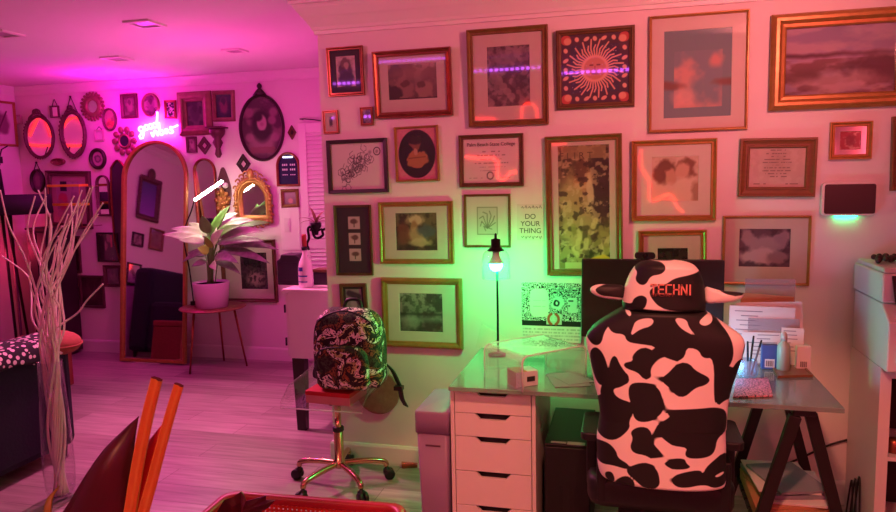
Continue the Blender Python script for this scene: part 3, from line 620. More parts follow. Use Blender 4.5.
for y_ in (0, rd): vs += [(p[0], y_, p[1]) for p in prof]+[(p[0], y_, p[1]) for p in inn]
for i in range(n-1): fs += [(i, i+1, n+i+1, n+i), (2*n+i, 3*n+i, 3*n+i+1, 2*n+i+1), (i, 2*n+i, 2*n+i+1, i+1), (n+i, n+i+1, 3*n+i+1, 3*n+i)]
fs += [(0, n, 3*n, 2*n), (n-1, 3*n-1, 4*n-1, 2*n-1)][0:0]
m_.add(vs, fs); m_.build('bent_sheet', glass('riser_acrylic', (.93, .97, .96), 1.2, .03, .2, 'e8f0ee'), t)
edge = glass('acrylic_edge', (.9, 1., .97), 1.5, .08, .7, 'f0f6f4')
m_ = MB(); m_.tube([(p[0], -.001, p[1]) for p in prof], .0035, 6); m_.build('front_edge', edge, t)
MB().tube([(p[0], rd+.001, p[1]) for p in prof], .003, 6).build('rear_edge', edge, t)
# product box under it, printed papers
b = on_z(518, 389, TZ+.001)
t = thing('product_box', 'small orange and white carton under the acrylic riser', 'box', (b[0]-.01, b[1]+.01, z0), (0, 0, .62))
MB().box((0, 0, 0), (.1, .075, .062)).build('carton', mat('white_card', 'd5d6d8', .6), t, bevel=.001)
m_ = MB(); m_.box((-.0012, -.0012, .0005), (0, .0762, .0632)); m_.box((-.0012, -.0012, .0626), (.05, .0762, .0636)); m_.build('orange_sleeve', mat('orange_card', 'c8703c', .6, h2='a8552c', scale=30), t)
m_ = MB(); m_.box((.05, -.0022, .02), (.085, -.0004, .04)); m_.build('dark_emblem', inkm, t)
sheets('printed_leaflet', 'printed leaflets lying flat under the right half of the acrylic riser', 'papers', (-.235, 2.86, z0), .3, [(.15, .2, .002, greyp, 0, 0, 0), (.12, .16, .0015, greyp, .02, .01, .3)])

# table lamp
lx, ly = -.593, 3.2; lz = .8735
lz = TZ+.0012; lp = on_y(497, 346, 3.21); lx, ly = lp[0], 3.21
t = thing('table_lamp', 'black pole table lamp with clear glass dome and glowing green bulb', 'lamp', (lx, ly, lz))
lh = on_y(497, 234, ly)[2]-lz
MB().lathe([(0, 0), (.04, 0), (.042, .003), (.04, .007), (.012, .009), (.0, .01)], n=32).build('base', black, t)
MB().tube([(0, 0.028, .01), (0, .028, lh-.06), ], .0055, 12).build('pole', blackm, t)
zc = lh-.075
MB().lathe([(.04, zc-.004), (.04, zc), (.026, zc+.012), (.022, zc+.014), (.022, zc+.05), (.006, zc+.054), (.006, zc+.072), (.003, zc+.078), (0, zc+.079)], n=24).build('cap', blackm, t)
MB().lathe([(.036, zc-.003), (.05, zc-.006), (.06, zc-.02), (.065, zc-.045), (.066, zc-.135)], n=40).build('glass_dome', glassm, t)
MB().lathe([(.016, zc-.004), (.016, zc-.03), (.02, zc-.034), (.027, zc-.052), (.035, zc-.058), (.035, zc-.063)], n=24).build('socket', mat('bulb_neck', 'd8d8d8', .5), t)
MB().lathe([(.030, zc-.0635), (.031, zc-.07), (.030, zc-.077), (.024, zc-.09), (.014, zc-.098), (0, zc-.1)], n=24).build('bulb', emis('bulb_green', (.005, 1., .2), 760), t)
# leaning card behind lamp
t = thing('folded_card', 'pale folded card standing on the desk behind the lamp pole', 'card', (-.66, 3.34, TZ+.001), (-.06, 0, -.1))
MB().prism([(-.07, 0), (.12, 0), (.12, .04), (-.04, .12)], -.004, .0).build('card_sheet', paper, t)

# doodle board on the desk against the wall
q0 = on_y(521, 282.5, 3.505); q1 = on_y(581, 338, 3.505); bw = q1[0]-q0[0]; bh = q0[2]-TZ-.002
t = thing('wall_art', 'black and white doodle board with a red ring on the wall above the desk', 'board', (q0[0]+bw/2, 3.519, TZ+.001))
MB().box((-bw/2, 0, 0), (bw/2, .008, bh)).build('panel', mat('white_card', 'd5d6d8', .6), t)
def p_doodle(p):
    n = fbm(p.u*26*p.a, p.v*26, 61, 2); p.fill('d8dcd8').mix('1e1f20', ((np.sin(n*26) > .1) & (p.v > .33)))
    p.box(0, .27, 1, .36, '202424').box(0, 0, 1, .27, 'd8dcd8')
    for i in range(4): p.texts(.02, .98, .05+i*.055, .03, '7d8584', .45, i+70)
    p.mix('d8dcd8', ((np.abs(p.u-.3)/.16)**4+(np.abs(p.v-.66)/.24)**4 < 1)); p.texts(.2, .42, .6, .01, '9aa09e'); p.texts(.2, .42, .7, .01, '9aa09e')
    p.ell(.62, .66, .1, .12, 'd8dcd8', .1).box(.78, .5, .93, .76, 'd8dcd8'); p.ell(.6, .66, .05, .06, '202424', .3).ell(.6, .66, .02, .03, 'd8dcd8', .3); p.texts(.79, .92, .7, .03, '2a2c2c', .8, 77).texts(.79, .92, .62, .03, '2a2c2c', .8, 78)
    p.box(.42, .3, .68, .48, 'd8dcd8', .9)
    for a0, a1 in ((-1.1, 1.1), (2.04, 4.24)): p.line([(.54+.085*math.cos(a), .39+.095*math.sin(a)*1.0) for a in np.linspace(a0, a1, 10)], .022, 'c8543c')
art_grid('printed_face', -bw/2, 0, bw/2, bh, -.0008, p_doodle, t, ARTM, 480)

# monitor with webcam
mc = on_y(651.5, 260, 3.26); MW = .62; MT = mc[2]
t = thing('computer_monitor', 'large dark computer monitor on the desk behind the cow chair', 'monitor', (mc[0], 3.26, TZ+.0012))
zt = MT-TZ
MB().box((-MW/2, 0, zt-.365), (MW/2, .03, zt)).build('housing', black, t, bevel=.004)
MB().box((-MW/2+.006, -.0012, zt-.35), (MW/2-.006, .0, zt-.006)).build('display', screen, t)
m_ = MB(); m_.box((-.025, .03, .01), (.025, .055, zt-.16)); m_.build('stand_neck', black, t)
MB().prism(rrect(-.12, -.06, .12, .1, .02), 0, .012, axis='z').build('stand_foot', black, t)
wc = on_y(645, 259, 3.26)
t = thing('webcam', 'small black webcam clipped on top of the monitor', 'webcam', (wc[0], 3.275, MT+.001))
MB().prism(rrect(-.045, .004, .045, .032, .012), -.02, .012).build('body', black, t); MB().lathe([(.012, -.0215), (.012, -.0205), (.006, -.0245)], (0, 0, .018), 16, axis='y').build('lens', mat('lens_glass', '0a0a10', .05), t)
MB().box((-.02, -.014, 0), (.02, .014, .004)).build('clip', black, t)

# files and small things at the right end of the desk
gx0 = on_y(733, 330, 3.36)[0]; gx1 = on_y(800, 330, 3.36)[0]; gz = TZ+.0015
t = thing('file_sorter', 'clear acrylic file sorter at the back of the desk right of the monitor', 'file holder', ((gx0+gx1)/2, 3.325, gz)); hw = (gx1-gx0)/2
m_ = MB(); m_.box((-hw, -.10, 0), (hw, .06, .005)); 
for yy in (-.05, .0, .055): m_.box((-hw+.05, yy, .005), (hw-.02, yy+.004, .36 if yy > .05 else .2))
m_.build('dividers', glass('sorter_acrylic', (.9, .9, .92), 1., .05, .25, 'c8bcc0'), t)
def upright(label, x, y, w_, h_, th, mm, tilt=0., lean=-.12, lines=0, cat='paper', name='paper_sheet', group='papers in the file sorter', z=gz+.006):
    t = thing(name, label, cat, (x, y, z), (lean, tilt, 0), group)
    MB().box((-w_/2, 0, 0), (w_/2, th, h_)).build('sheet', mm, t)
    if lines:
        m_ = MB(); rr = np.random.RandomState(lines)
        for i in range(lines):
            zz = h_*(.9-.75*i/lines); a = -w_*.42+w_*.2*rr.rand(); b = a+w_*(.2+.45*rr.rand()); m_.box((a, -.0008, zz), (min(b, w_*.45), -.0001, zz+.004))
        o = m_.build('print_lines', mat('grey_ink', '8d8487', .8), t)
    return t
xm = (gx0+gx1)/2
upright('large white form tallest at the left of the file sorter', xm-.035, 3.262, .27, .245, .002, paper, .015, lines=9)
upright('white form with a dark edge behind the tallest form in the file sorter', xm+.01, 3.285, .27, .262, .003, whitew, -.04, lines=4)
upright('brown envelope poking above the papers in the file sorter', xm-.02, 3.318, .22, .29, .004, kraft, .07)
upright('white letter folded low in front of the other papers in the sorter', xm+.01, 3.248, .25, .135, .002, paper, -.01, lines=6)
upright('pale sheet leaning at the open end of the file sorter', xm+.085, 3.238, .09, .16, .002, paper, .02, lines=7)
def carton(name, label, x, y, w_, d_, h_, mm, m2, cat='box'):
    t = thing(name, label, cat, (x, y, gz)); MB().box((-w_/2, -d_/2, 0), (w_/2, d_/2, h_)).build('carton', mm, t, bevel=.0015)
    m_ = MB(); m_.box((-w_*.3, -d_/2-.0012, h_*.08), (w_*.3, -d_/2-.0002, h_*.42)); m_.build('white_panel', m2, t)
    k = MB()
    for i in range(7): k.box((-w_*.24+i*w_*.07, -d_/2-.0018, h_*.12), (-w_*.24+i*w_*.07+w_*(.03 if i % 2 else .045), -d_/2-.0013, h_*.36))
    k.build('bar_code', inkm, t); return t
bx = on_z(770, 369, gz); carton('supply_box', 'small blue box with a bar code in front of the papers', bx[0]-.003, 3.185, .064, .03, .105, mat('blue_card', '3d5590', .5, h2='34487c'), whitew)
bx = on_z(799, 365, gz); carton('supply_box', 'pale box with a bar code at the end of the papers', bx[0], 3.2, .055, .03, .1, whitew, paper)
bx = on_z(783.5, 371, gz)
t = thing('glue_bottle', 'cloudy pale green bottle standing between the two small boxes', 'bottle', (bx[0], 3.16, gz))
bt = mat('cloudy_plastic', '9aa392', .35, h2='8c9686', scale=14)
MB().lathe([(0, 0), (.023, 0), (.026, .004), (.026, .1), (.022, .115), (.012, .123), (.012, .13), (0, .13)], n=24).build('body', bt, t)
MB().lathe([(0.013, .1305), (.013, .15), (.008, .165), (0, .168)], n=18).build('cap', mat('pale_cap', 'b0a8a0', .5), t)
# glass mug with pens
p = on_z(748, 378, gz)
t = thing('glass_mug', 'round clear glass mug beside the cow chair on the desk', 'mug', (p[0], 3.03, gz))
MB().lathe([(0, 0), (.03, 0), (.038, .012), (.042, .035), (.038, .06), (.034, .075), (.031, .075), (.035, .06), (.039, .035), (.034, .014), (0, .008)], n=28).build('bowl', glass('mug_glass', (.8, .93, 1.), 1., .03, .22, 'cfe6f4'), t)
for i, (dx, dy, a, b, l_, mm, lab) in enumerate(((-.008, 0, -.25, .15, .15, mat('red_plastic', 'a02030', .4), 'red pen leaning out of the glass mug'), (.006, .006, .1, -.1, .16, black, 'straight black pen in the glass mug'), (.012, -.008, .22, .2, .155, mat('grey_plastic', '5c5a60', .4), 'grey pen tilted to the right in the glass mug'), (-.0, -.012, -.05, .2, .145, navy, 'dark blue pen at the front of the glass mug'))):
    t2 = thing('pen', lab, 'pen', (p[0]+dx, 3.03+dy, gz+.012), (b*.5, a, 0), 'pens in the glass mug')
    MB().tube([(0, 0, 0), (0, 0, l_*.8)], .0042, 8).build('barrel', mm, t2); MB().tube([(0, 0, l_*.8+.0003), (0, 0, l_)], [.0046, .0035], 8).build('cap', black if i != 1 else mm, t2)
# glitter mat, notebook
glit = speck('glitter_pink', 'd2808c', '24161a', 150)
P = [on_z(*q, gz) for q in ((736, 380), (768, 379), (773, 397), (733, 398))]
tag(MB().prism([(q[0], q[1]) for q in P][::-1], 0, .006, axis='z').build('mouse_mat', glit, None, (0, 0, gz), bevel=.001), 'pink and black glittery mat at the front of the desk', 'mat')
P = [on_z(*q, gz) for q in ((770, 365), (802, 364.5), (813, 377), (778, 378))]; pc = sum(P)/4
t = thing('photo_frame', 'flat wooden picture frame lying face up on the desk', 'frame', (pc[0], pc[1], gz)); out = [(q[0]-pc[0], q[1]-pc[1]) for q in P][::-1]
m_ = MB(); vs = [(x, y, .009) for x, y in out]+[(x, y, .009) for x, y in inset(out, .008)]+[(x, y, .0) for x, y in out]+[(x, y, .005) for x, y in inset(out, .008)]
m_.add(vs, [(i, (i+1) % 4, (i+1) % 4+4, i+4) for i in range(4)]+[(i+8, (i+1) % 4+8, (i+1) % 4, i) for i in range(4)]+[(i+4, (i+1) % 4+4, (i+1) % 4+12, i+12) for i in range(4)]); m_.build('rim', brown, t)
MB().prism(inset(out, .008), .001, .0052, axis='z').build('panel', mat('dull_panel', '7d5a48', .3, h2='6c4a3a', scale=12), t)
# added glowing panel hidden behind the chair to throw blue light on the printer
t = thing('blue_fill_panel', 'added glowing panel hidden on the desk behind the cow chair', 'blue_fill_panel', (.33, 3.0, gz), (-.25, 0, 1.6))
MB().box((-.11, 0, 0), (.11, .008, .16)).build('housing', black, t, bevel=.002)
MB().box((-.104, -.0012, .006), (.104, -.0002, .154)).build('display', emis('blue_fill_light', (.25, .62, 1.), 24), t)

# computer tower
t = thing('computer_tower', 'black computer tower under the desk beside the white drawers', 'computer', (-.235, 2.81, 0))
MB().box((-.094, 0, .012), (.094, .47, .47)).build('case', black, t, bevel=.003)
MB().box((-.092, -.012, .014), (.092, -.0005, .462)).build('front_panel', mat('tower_front', '0b0e0c', .5), t, bevel=.004)
stk = mat('sticker', '9aa6a2', .5)
MB().box((-.068, .012, .4704), (-.005, .03, .4712)).build('sticker', stk, t); MB().box((0, .004, .4704), (.072, .036, .4712)).build('sticker', stk, t)
m_ = MB(); m_.box((-.03, -.0135, .1), (-.015, -.0122, .3)); m_.box((.01, -.0135, .1), (.025, -.0122, .3)); m_.build('vent', mat('vent_dark', '070808', .6), t)
for sx in (-.07, .07): MB().box((sx-.015, .03, 0), (sx+.015, .43, .0118)).build('foot', black, t)

# slim white bin
p = on_z(414, 411, .6)
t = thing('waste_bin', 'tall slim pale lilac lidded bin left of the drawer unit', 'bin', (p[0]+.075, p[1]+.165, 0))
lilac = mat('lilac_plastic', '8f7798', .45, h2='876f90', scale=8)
def rr4(w_, d_, z, r=.015): return [(x, y, z) for x, y in rrect(-w_/2, -d_/2, w_/2, d_/2, r, 4)]
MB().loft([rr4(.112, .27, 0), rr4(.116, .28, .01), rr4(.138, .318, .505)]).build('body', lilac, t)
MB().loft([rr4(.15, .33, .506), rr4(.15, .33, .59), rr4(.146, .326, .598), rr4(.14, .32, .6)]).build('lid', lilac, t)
MB().box((-.03, -.1592, .448), (.035, -.1535, .455)).build('slot', mat('slot_dark', '5a3a52', .6), t)

# small tin on the floor by the skirting
p = on_z(411, 463, .01)
t = thing('floor_tin', 'small shiny tin lying on the floor left of the bin', 'tin', (p[0], p[1]-.02, .0005), (0, 0, .3))
MB().box((-.045, -.03, 0), (.045, .03, .022)).build('box', copper, t, bevel=.004); MB().box((-.046, -.031, .0222), (.046, .031, .03)).build('lid', chrome, t, bevel=.003)
# cords
pts = [on_y(*q, D-.012) for q in ((772, 468), (786, 464), (803, 457), (818, 450), (832, 444), (850, 439))]
tag(MB().tube(spline([tuple(q) for q in pts], 5), .005, 8).build('power_cord', black), 'black power cord drooping along the wall under the desk', 'cord')

# ------------------------------------------------------------------ cabinet with printer
cx0 = 1.0
t = thing('cube_cabinet', 'white open cube cabinet under the printer at the photo edge', 'cabinet', (cx0, 3.12, 0))
cw, cd, ch, k_ = .77, .39, .77, .042
m_ = MB(); m_.box((0, 0, 0), (k_, cd, ch)); m_.box((cw-k_, 0, 0), (cw, cd, ch)); m_.box((k_, 0, 0), (cw-k_, cd, k_)); m_.box((k_, 0, ch-k_), (cw-k_, cd, ch)); m_.build('carcass', white, t, bevel=.001)
MB().box((k_, .01, ch/2-.008), (cw-k_, cd, ch/2+.008)).build('shelf', white, t); m_ = MB(); m_.box((cw/2-.008, .012, k_), (cw/2+.008, cd, ch/2-.0085)); m_.box((cw/2-.008, .012, ch/2+.0085), (cw/2+.008, cd, ch-k_)); m_.build('divider', white, t)
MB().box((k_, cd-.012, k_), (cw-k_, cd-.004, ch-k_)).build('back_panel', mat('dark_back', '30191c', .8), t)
tag(MB().lathe([(0, 0), (.03, 0), (.032, .01), (.028, .05), (.02, .058), (0, .06)], n=20).build('candle_jar', copper, None, (1.09, 3.2, ch/2+.0085)), 'small copper jar on the shelf inside the cube cabinet', 'jar')
pw, pd, ph = .5, .46, .405
t = thing('printer', 'bulky white office printer standing on the cube cabinet', 'printer', (cx0-.002, 3.05, ch+.001))
m_ = MB(); yb = pd-.02
m_.prism([(.0, 0), (yb, 0), (yb, .262), (.09, .262), (.0, .2)], 0, pw, axis='x'); m_.build('body', white, t, bevel=.006)
MB().prism([(.075, .266), (yb+.01, .266), (yb+.01, .385), (.085, .385)], -.004, pw+.004, axis='x').build('scanner', white, t, bevel=.008)
MB().prism([(.085, .3865), (yb, .3865), (yb-.01, .405), (.095, .405)], 0.004, pw-.004, axis='x').build('lid', whitew, t, bevel=.004)
m_ = MB(); m_.add([(.03, .036, .27), (.3, .036, .27), (.3, .083, .372), (.03, .083, .372), (.03, .03, .274), (.3, .03, .274), (.3, .077, .376), (.03, .077, .376)], [(0, 3, 2, 1), (4, 5, 6, 7), (0, 1, 5, 4), (1, 2, 6, 5), (2, 3, 7, 6), (3, 0, 4, 7)]); m_.build('control_panel', screen, t)
MB().box((.03, -.006, .03), (pw-.03, -.0005, .12)).build('paper_tray', whitew, t, bevel=.003); MB().box((.06, -.009, .1), (.13, -.0065, .106)).build('tray_handle', black, t)
rs = MB()
for i in range(40):
    a = RNG.rand()*2*PI; rr_ = .05+.12*RNG.rand(); rs.ell((.2+rr_*1.2*math.cos(a), .2+rr_*.7*math.sin(a), .012+.012*RNG.rand()), .011+.006*RNG.rand(), 8, 6)
o = rs.build('bead_garland', mat('dark_beads', '4a2024', .5, h2='2a1216'), None, (cx0+.01, 3.1, ch+.408)); tag(o, 'dark red beaded garland heaped on top of the printer', 'garland', kind='stuff')
cp = MB(); pts = [on_x(*q, cx0-.014) for q in ((851, 512), (853, 488), (860, 505), (864, 512))]
q = on_z(852, 511, .0)
for i in range(3):
    y_ = 3.38-i*.05; cp.tube(spline([(cx0-.03, y_, .006), (cx0-.012, y_, .18+.03*i), (cx0-.02, y_-.05, .1), (cx0-.03, y_-.09, .006)], 6), .004, 6)
tag(cp.build('cable_loop', black), 'thin black cable looped on the floor against the cabinet side', 'cable')

# ------------------------------------------------------------------ swivel chair of clear acrylic, with backpack
sc = on_z(327, 472, 0); sx_, sy_ = -1.435, 3.23
t = thing('acrylic_swivel_chair', 'clear acrylic swivel chair on a brass star base with black casters', 'chair', (sx_, sy_, 0))
m_ = MB(); m_.lathe([(.012, .1), (.03, .1), (.034, .115), (.03, .135), (.024, .14), (.024, .3), (.016, .302), (.016, .43), (.05, .45), (.05, .462), (0, .462)], n=20); m_.build('gas_lift', chrome, t)
MB().lathe([(.0255, .29), (.029, .295), (.029, .31), (.0255, .315)], n=20).build('collar', black, t)
for i in range(5):
    a = 2*PI*i/5+.52; ca, sa = math.cos(a), math.sin(a)
    L = MB(); L.tube(spline([(.02*ca, .02*sa, .118), (.1*ca, .1*sa, .117), (.19*ca, .19*sa, .108), (.235*ca, .235*sa, .095), (.246*ca, .246*sa, .07)], 5), [.015]*5*4+[.012], 10); lg = L.build('leg', chrome, t)
    w_ = MB(); x, y = .246*ca, .246*sa; dx, dy = -sa, ca
    for s in (-1, 1):
        w_.xf = Matrix.Translation((x+dx*.014*s+ca*.012, y+dy*.014*s+sa*.012, .0285)) @ Matrix.Rotation(a, 4, 'Z'); w_.lathe([(.01, -.009), (.026, -.009), (.028, -.006), (.028, .006), (.026, .009), (.01, .009)], n=20, axis='y')
    w_.xf = Matrix.Translation((x, y, 0)); w_.lathe([(.008, .03), (.02, .04), (.02, .056), (.008, .066), (.008, .07)], n=14); w_.build('caster', black, lg)
# seat: clear shell, a wide curved U
m_ = MB(); rings = []
sh = [(-.215, .13), (-.21, .09), (-.195, .05), (-.16, .018), (-.1, .004), (0, 0), (.1, .004), (.16, .018), (.195, .05), (.21, .09), (.215, .13)]
rg = []
for y_, kk in ((-.2, .0), (-.19, .3), (-.1, .9), (.05, 1.), (.15, 1.1), (.2, 1.3)): rg.append([(x*(1+.02*y_), y_, .466+z*kk*.75) for x, z in sh])
m_.loft(rg, closed=False, caps=False)
m_.build('seat_shell', acryl, t, solid=.008)
for k_, dy_ in ((0, -.001), (-1, .001)): MB().tube([(p[0], p[1]+dy_, p[2]) for p in rg[k_]], .0035, 6).build('seat_edge', edge, t)
t = thing('gift_box', 'flat red box on the acrylic chair under the backpack', 'box', (sx_+.012, sy_-.03, .473), (0, 0, -.06))
MB().box((-.12, -.1, 0), (.12, .1, .04)).build('tray', mat('pale_red', 'd0888c', .6, h2='c47a80'), t, bevel=.001); MB().box((-.122, -.102, .0405), (.122, .102, .062)).build('lid', mat('red_card', 'c41a22', .5, h2='b0141c'), t, bevel=.001)

def backpack():
    z0 = .537; cxb, cyb = sx_+.09, sy_-.018
    t = thing('backpack', 'dark backpack with baroque flower print sitting on the red box', 'backpack', (cxb, cyb, z0))
    m = bpy.data.materials.new('baroque_print'); m.use_nodes = True; nt = m.node_tree; N = nt.nodes; K = nt.links; b = N['Principled BSDF']; b.inputs['Roughness'].default_value = .75
    tc = N.new('ShaderNodeTexCoord'); w1 = N.new('ShaderNodeTexNoise'); w1.inputs['Scale'].default_value = 19; w1.inputs['Detail'].default_value = 1.5; w1.inputs['Distortion'].default_value = 2.2; K.new(tc.outputs['Object'], w1.inputs['Vector'])
    r1 = N.new('ShaderNodeValToRGB'); e = r1.color_ramp; e.interpolation = 'CONSTANT'; e.elements[0].color = (0, 0, 0, 1); e.elements[0].position = 0; e.elements[1].position = .45; e.elements[1].color = (1, 1, 1, 1); q = e.elements.new(.545); q.color = (0, 0, 0, 1); q = e.elements.new(.60); q.color = (1, 1, 1, 1)
    K.new(w1.outputs['Fac'], r1.inputs[0])
    w2 = N.new('ShaderNodeTexNoise'); w2.inputs['Scale'].default_value = 7.5; w2.inputs['Detail'].default_value = 2; w2.inputs['Distortion'].default_value = .8; K.new(tc.outputs['Object'], w2.inputs['Vector'])
    r2 = N.new('ShaderNodeValToRGB'); e = r2.color_ramp; e.interpolation = 'CONSTANT'; e.elements[0].color = L4('3d4a34'); e.elements[1].position = .43; e.elements[1].color = L4('8a5a38')
    for pos, c in ((.48, '1c1f1c'), (.50, 'f0e8e2'), (.56, 'c8c884'), (.60, '2a2c2a'), (.64, '9c6434')): q = e.elements.new(pos); q.color = L4(c)
    K.new(w2.outputs['Fac'], r2.inputs[0]); mx = N.new('ShaderNodeMix'); mx.data_type = 'RGBA'; K.new(r1.outputs[0], mx.inputs[0]); mx.inputs[6].default_value = L4('171916'); K.new(r2.outputs[0], mx.inputs[7]); K.new(mx.outputs[2], b.inputs['Base Color'])
    def shape(w_, h_, d_, y0, zb, k=26, top=.55):
        rings = []
        for i in range(k+1):
            s = i/k; e = min(1, (1-abs(2*s-1)**5))**.5; e = max(e, .02); zz = zb+h_*s
            wt = w_/2*(1-.16*max(0, (s-.45)/.55)**2.2)*(min(1, .86+.14*s/.15))
            if s > .8: wt *= math.sqrt(max(.0, 1-((s-.8)/.2)**2*.62))
            dd = d_/2*e*(1-.3*max(0, (s-.55)/.45)**1.5)
            if s < .06: wt *= .94+.06*s/.06
            rings.append([(wt*np.sign(math.cos(q))*abs(math.cos(q))**.42, y0+dd*np.sign(math.sin(q))*abs(math.sin(q))**.5, zz) for q in np.arange(56)/56*2*PI])
        return rings
    MB().loft(shape(.355, .405, .2, .0, 0)).build('main_bag', m, t)
    MB().loft(shape(.27, .225, .075, -.098, .012)).build('front_pocket', m, t)
    z_ = MB()
    z_.tube(spline([(-.168, -.05, .06), (-.165, -.062, .25), (-.13, -.066, .35), (0, -.062, .398), (.13, -.066, .35), (.165, -.062, .25), (.168, -.05, .06)], 8), .0045, 6); z_.build('zip', black, t)
    z_ = MB(); z_.tube(spline([(-.13, -.128, .16), (-.1, -.136, .215), (0, -.138, .232), (.1, -.136, .215), (.13, -.128, .16)], 8), .004, 6); z_.build('pocket_zip', black, t)
    z_ = MB(); z_.tube(spline([(-.05, .05, .385), (-.03, .06, .43), (.03, .06, .43), (.05, .05, .385)], 6), .009, 8); z_.build('grab_handle', black, t)
    st = MB(); pts = spline([(.155, .05, .12), (.2, .05, .08), (.235, .03, .03), (.25, .02, .005), (.262, .01, -.05), (.285, .0, -.085)], 6)
    st.loft([[(p[0]-.014, p[1], p[2]+.004), (p[0]+.014, p[1]-.01, p[2]-.004), (p[0]+.015, p[1]-.005, p[2]), (p[0]-.013, p[1]+.004, p[2]+.008)] for p in pts]); st.build('shoulder_strap', black, t)
    st = MB(); pts = spline([(-.16, .05, .1), (-.21, .06, .09), (-.22, .05, .03), (-.17, .05, .015)], 6); st.loft([[(p[0]-.005, p[1]-.02, p[2]), (p[0]+.005, p[1]-.02, p[2]), (p[0]+.005, p[1]+.02, p[2]), (p[0]-.005, p[1]+.02, p[2])] for p in pts]); st.build('shoulder_strap', black, t)
    k = MB(); k.box((.225, -.005, -.008), (.268, .03, .012)); k.build('buckle', black, t)
backpack()
# round woven piece hung low behind the chair
p = on_y(377, 393, D-.03)
t = thing('hanging_disc', 'round brown woven disc hung low on the wall behind the chair', 'wall decoration', (p[0], D-.002, p[2]))
m_ = MB(); prof = [(0, -.012)]
for i in range(1, 10): prof += [(.0125*i-.006, -.012-.006), (.0125*i, -.012)]
prof += [(.122, -.02), (.122, 0)]
m_.lathe(prof, n=40, axis='y'); m_.build('coil', mat('wicker', 'b08a74', .7, h2='846050', scale=40, bump=.3), t)

# ------------------------------------------------------------------ cow print gaming chair
def chaikin(P, k=2):
    P = [np.array(p, float) for p in P]
    for _ in range(k):
        Q = []
        for i in range(len(P)): a, b = P[i], P[(i+1) % len(P)]; Q += [a*.75+b*.25, a*.25+b*.75]
        P = Q
    return np.array(P)
def sdist(P, X, Z):     # signed distance, positive inside
    d = np.full(X.shape, 9.); ins = np.zeros(X.shape, bool); n = len(P)
    for i in range(n):
        x0, z0 = P[i]; x1, z1 = P[(i+1) % n]; ex, ez = x1-x0, z1-z0
        t = np.clip(((X-x0)*ex+(Z-z0)*ez)/(ex*ex+ez*ez+1e-12), 0, 1); d = np.minimum(d, np.hypot(X-x0-t*ex, Z-z0-t*ez))
        c = (z0 > Z) != (z1 > Z)
        with np.errstate(divide='ignore', invalid='ignore'): ins ^= c & (X < (x1-x0)*(Z-z0)/(z1-z0+1e-15)+x0)
    return np.where(ins, d, -d)
GY = 2.4
def S1(P): return [(560+x/3.2, 240+y/3.2) for x, y in P]
def S2(P): return [(560+x/3.605, 370+y/3.605) for x, y in P]
def S3(P): return [(570+x/4.653, 240+y/4.653) for x, y in P]
HEADB = [S3(p) for p in ([(300,132),(330,108),(385,104),(436,108),(441,135),(420,152),(372,160),(352,200),(328,205),(305,185),(318,150)],
    [(700,130),(620,150),(560,163),(480,175),(450,203),(385,215),(368,240),(392,280),(430,312),(520,326),(600,335),(700,335)],
    [(298,272),(330,254),(356,265),(352,295),(338,318),(300,322),(240,312),(242,296),(290,300)], [(220,312),(330,318),(460,328),(560,332),(700,330),(700,370),(220,370)])]
BACKB = [S1(p) for p in ([(150,262),(170,232),(200,215),(480,215),(505,262),(545,310),(557,360),(548,400),(520,425),(506,475),(507,520),(494,520),(495,372),(455,374),(444,345),(402,335),(396,368),(370,385),(335,372),(310,332),(250,326),(215,321),(208,296),(165,296)],
    [(70,298),(105,272),(170,236),(166,262),(140,292),(130,334),(106,340),(86,318)], [(92,372),(110,344),(134,360),(150,400),(156,442),(130,475),(108,442)], [(160,390),(176,364),(192,402),(221,436),(216,456),(176,466),(155,500),(150,520),(126,500),(140,452),(156,442)],
    [(232,366),(260,339),(296,345),(301,380),(286,410),(291,435),(270,441),(250,416),(211,406),(204,391),(236,385)], [(319,440),(350,420),(375,388),(410,389),(430,415),(481,441),(466,460),(430,466),(397,496),(370,491),(354,466)],
    [(560,402),(600,385),(600,470),(560,475),(540,468)], [(600,335),(640,300),(640,420),(585,420)])]+[S2(p) for p in (
    [(100,-20),(140,-10),(235,0),(251,30),(222,56),(186,66),(201,100),(266,116),(266,140),(246,180),(251,206),(196,256),(138,246),(100,190),(110,130),(150,95),(170,70)],
    [(249,52),(275,39),(346,44),(362,80),(376,130),(341,171),(286,181),(264,160),(270,130),(250,100)], [(558,-10),(640,-10),(640,120),(600,112),(562,136)],
    [(376,137),(420,137),(500,137),(566,137),(606,160),(604,236),(566,250),(558,298),(531,313),(466,311),(449,297),(462,270),(400,262),(372,236),(344,211),(349,186),(412,160)],
    [(254,216),(290,196),(326,206),(331,260),(361,285),(367,304),(336,313),(310,296),(266,291),(254,270),(266,240)], [(368,327),(394,312),(446,311),(452,330),(472,346),(400,348)],
    [(120,268),(170,264),(201,290),(206,316),(248,336),(246,352),(190,341),(150,346),(120,332)], [(243,346),(310,321),(346,345),(356,380),(356,416),(310,421),(270,386),(244,366)],
    [(404,370),(500,354),(516,376),(530,345),(612,300),(620,425),(560,431),(520,406),(440,416),(404,401)], [(203,396),(240,374),(267,395),(267,424),(198,418)], [(163,376),(186,369),(197,395),(186,412),(165,396)])]
BACKW = [S1(p) for p in ([(243,252),(300,243),(296,270),(256,280),(224,306),(232,280)], [(363,243),(404,250),(410,276),(436,306),(396,286),(376,268)], [(440,262),(470,242),(492,246),(490,266),(462,276)], [(205,222),(228,230),(226,246),(212,236)])]+[S2([(556,386),(590,378),(600,386),(570,394)])]
def xz(P):
    Q = [on_y(p[0], p[1], GY-.05) for p in P]; return chaikin([(q[0], q[2]) for q in Q])
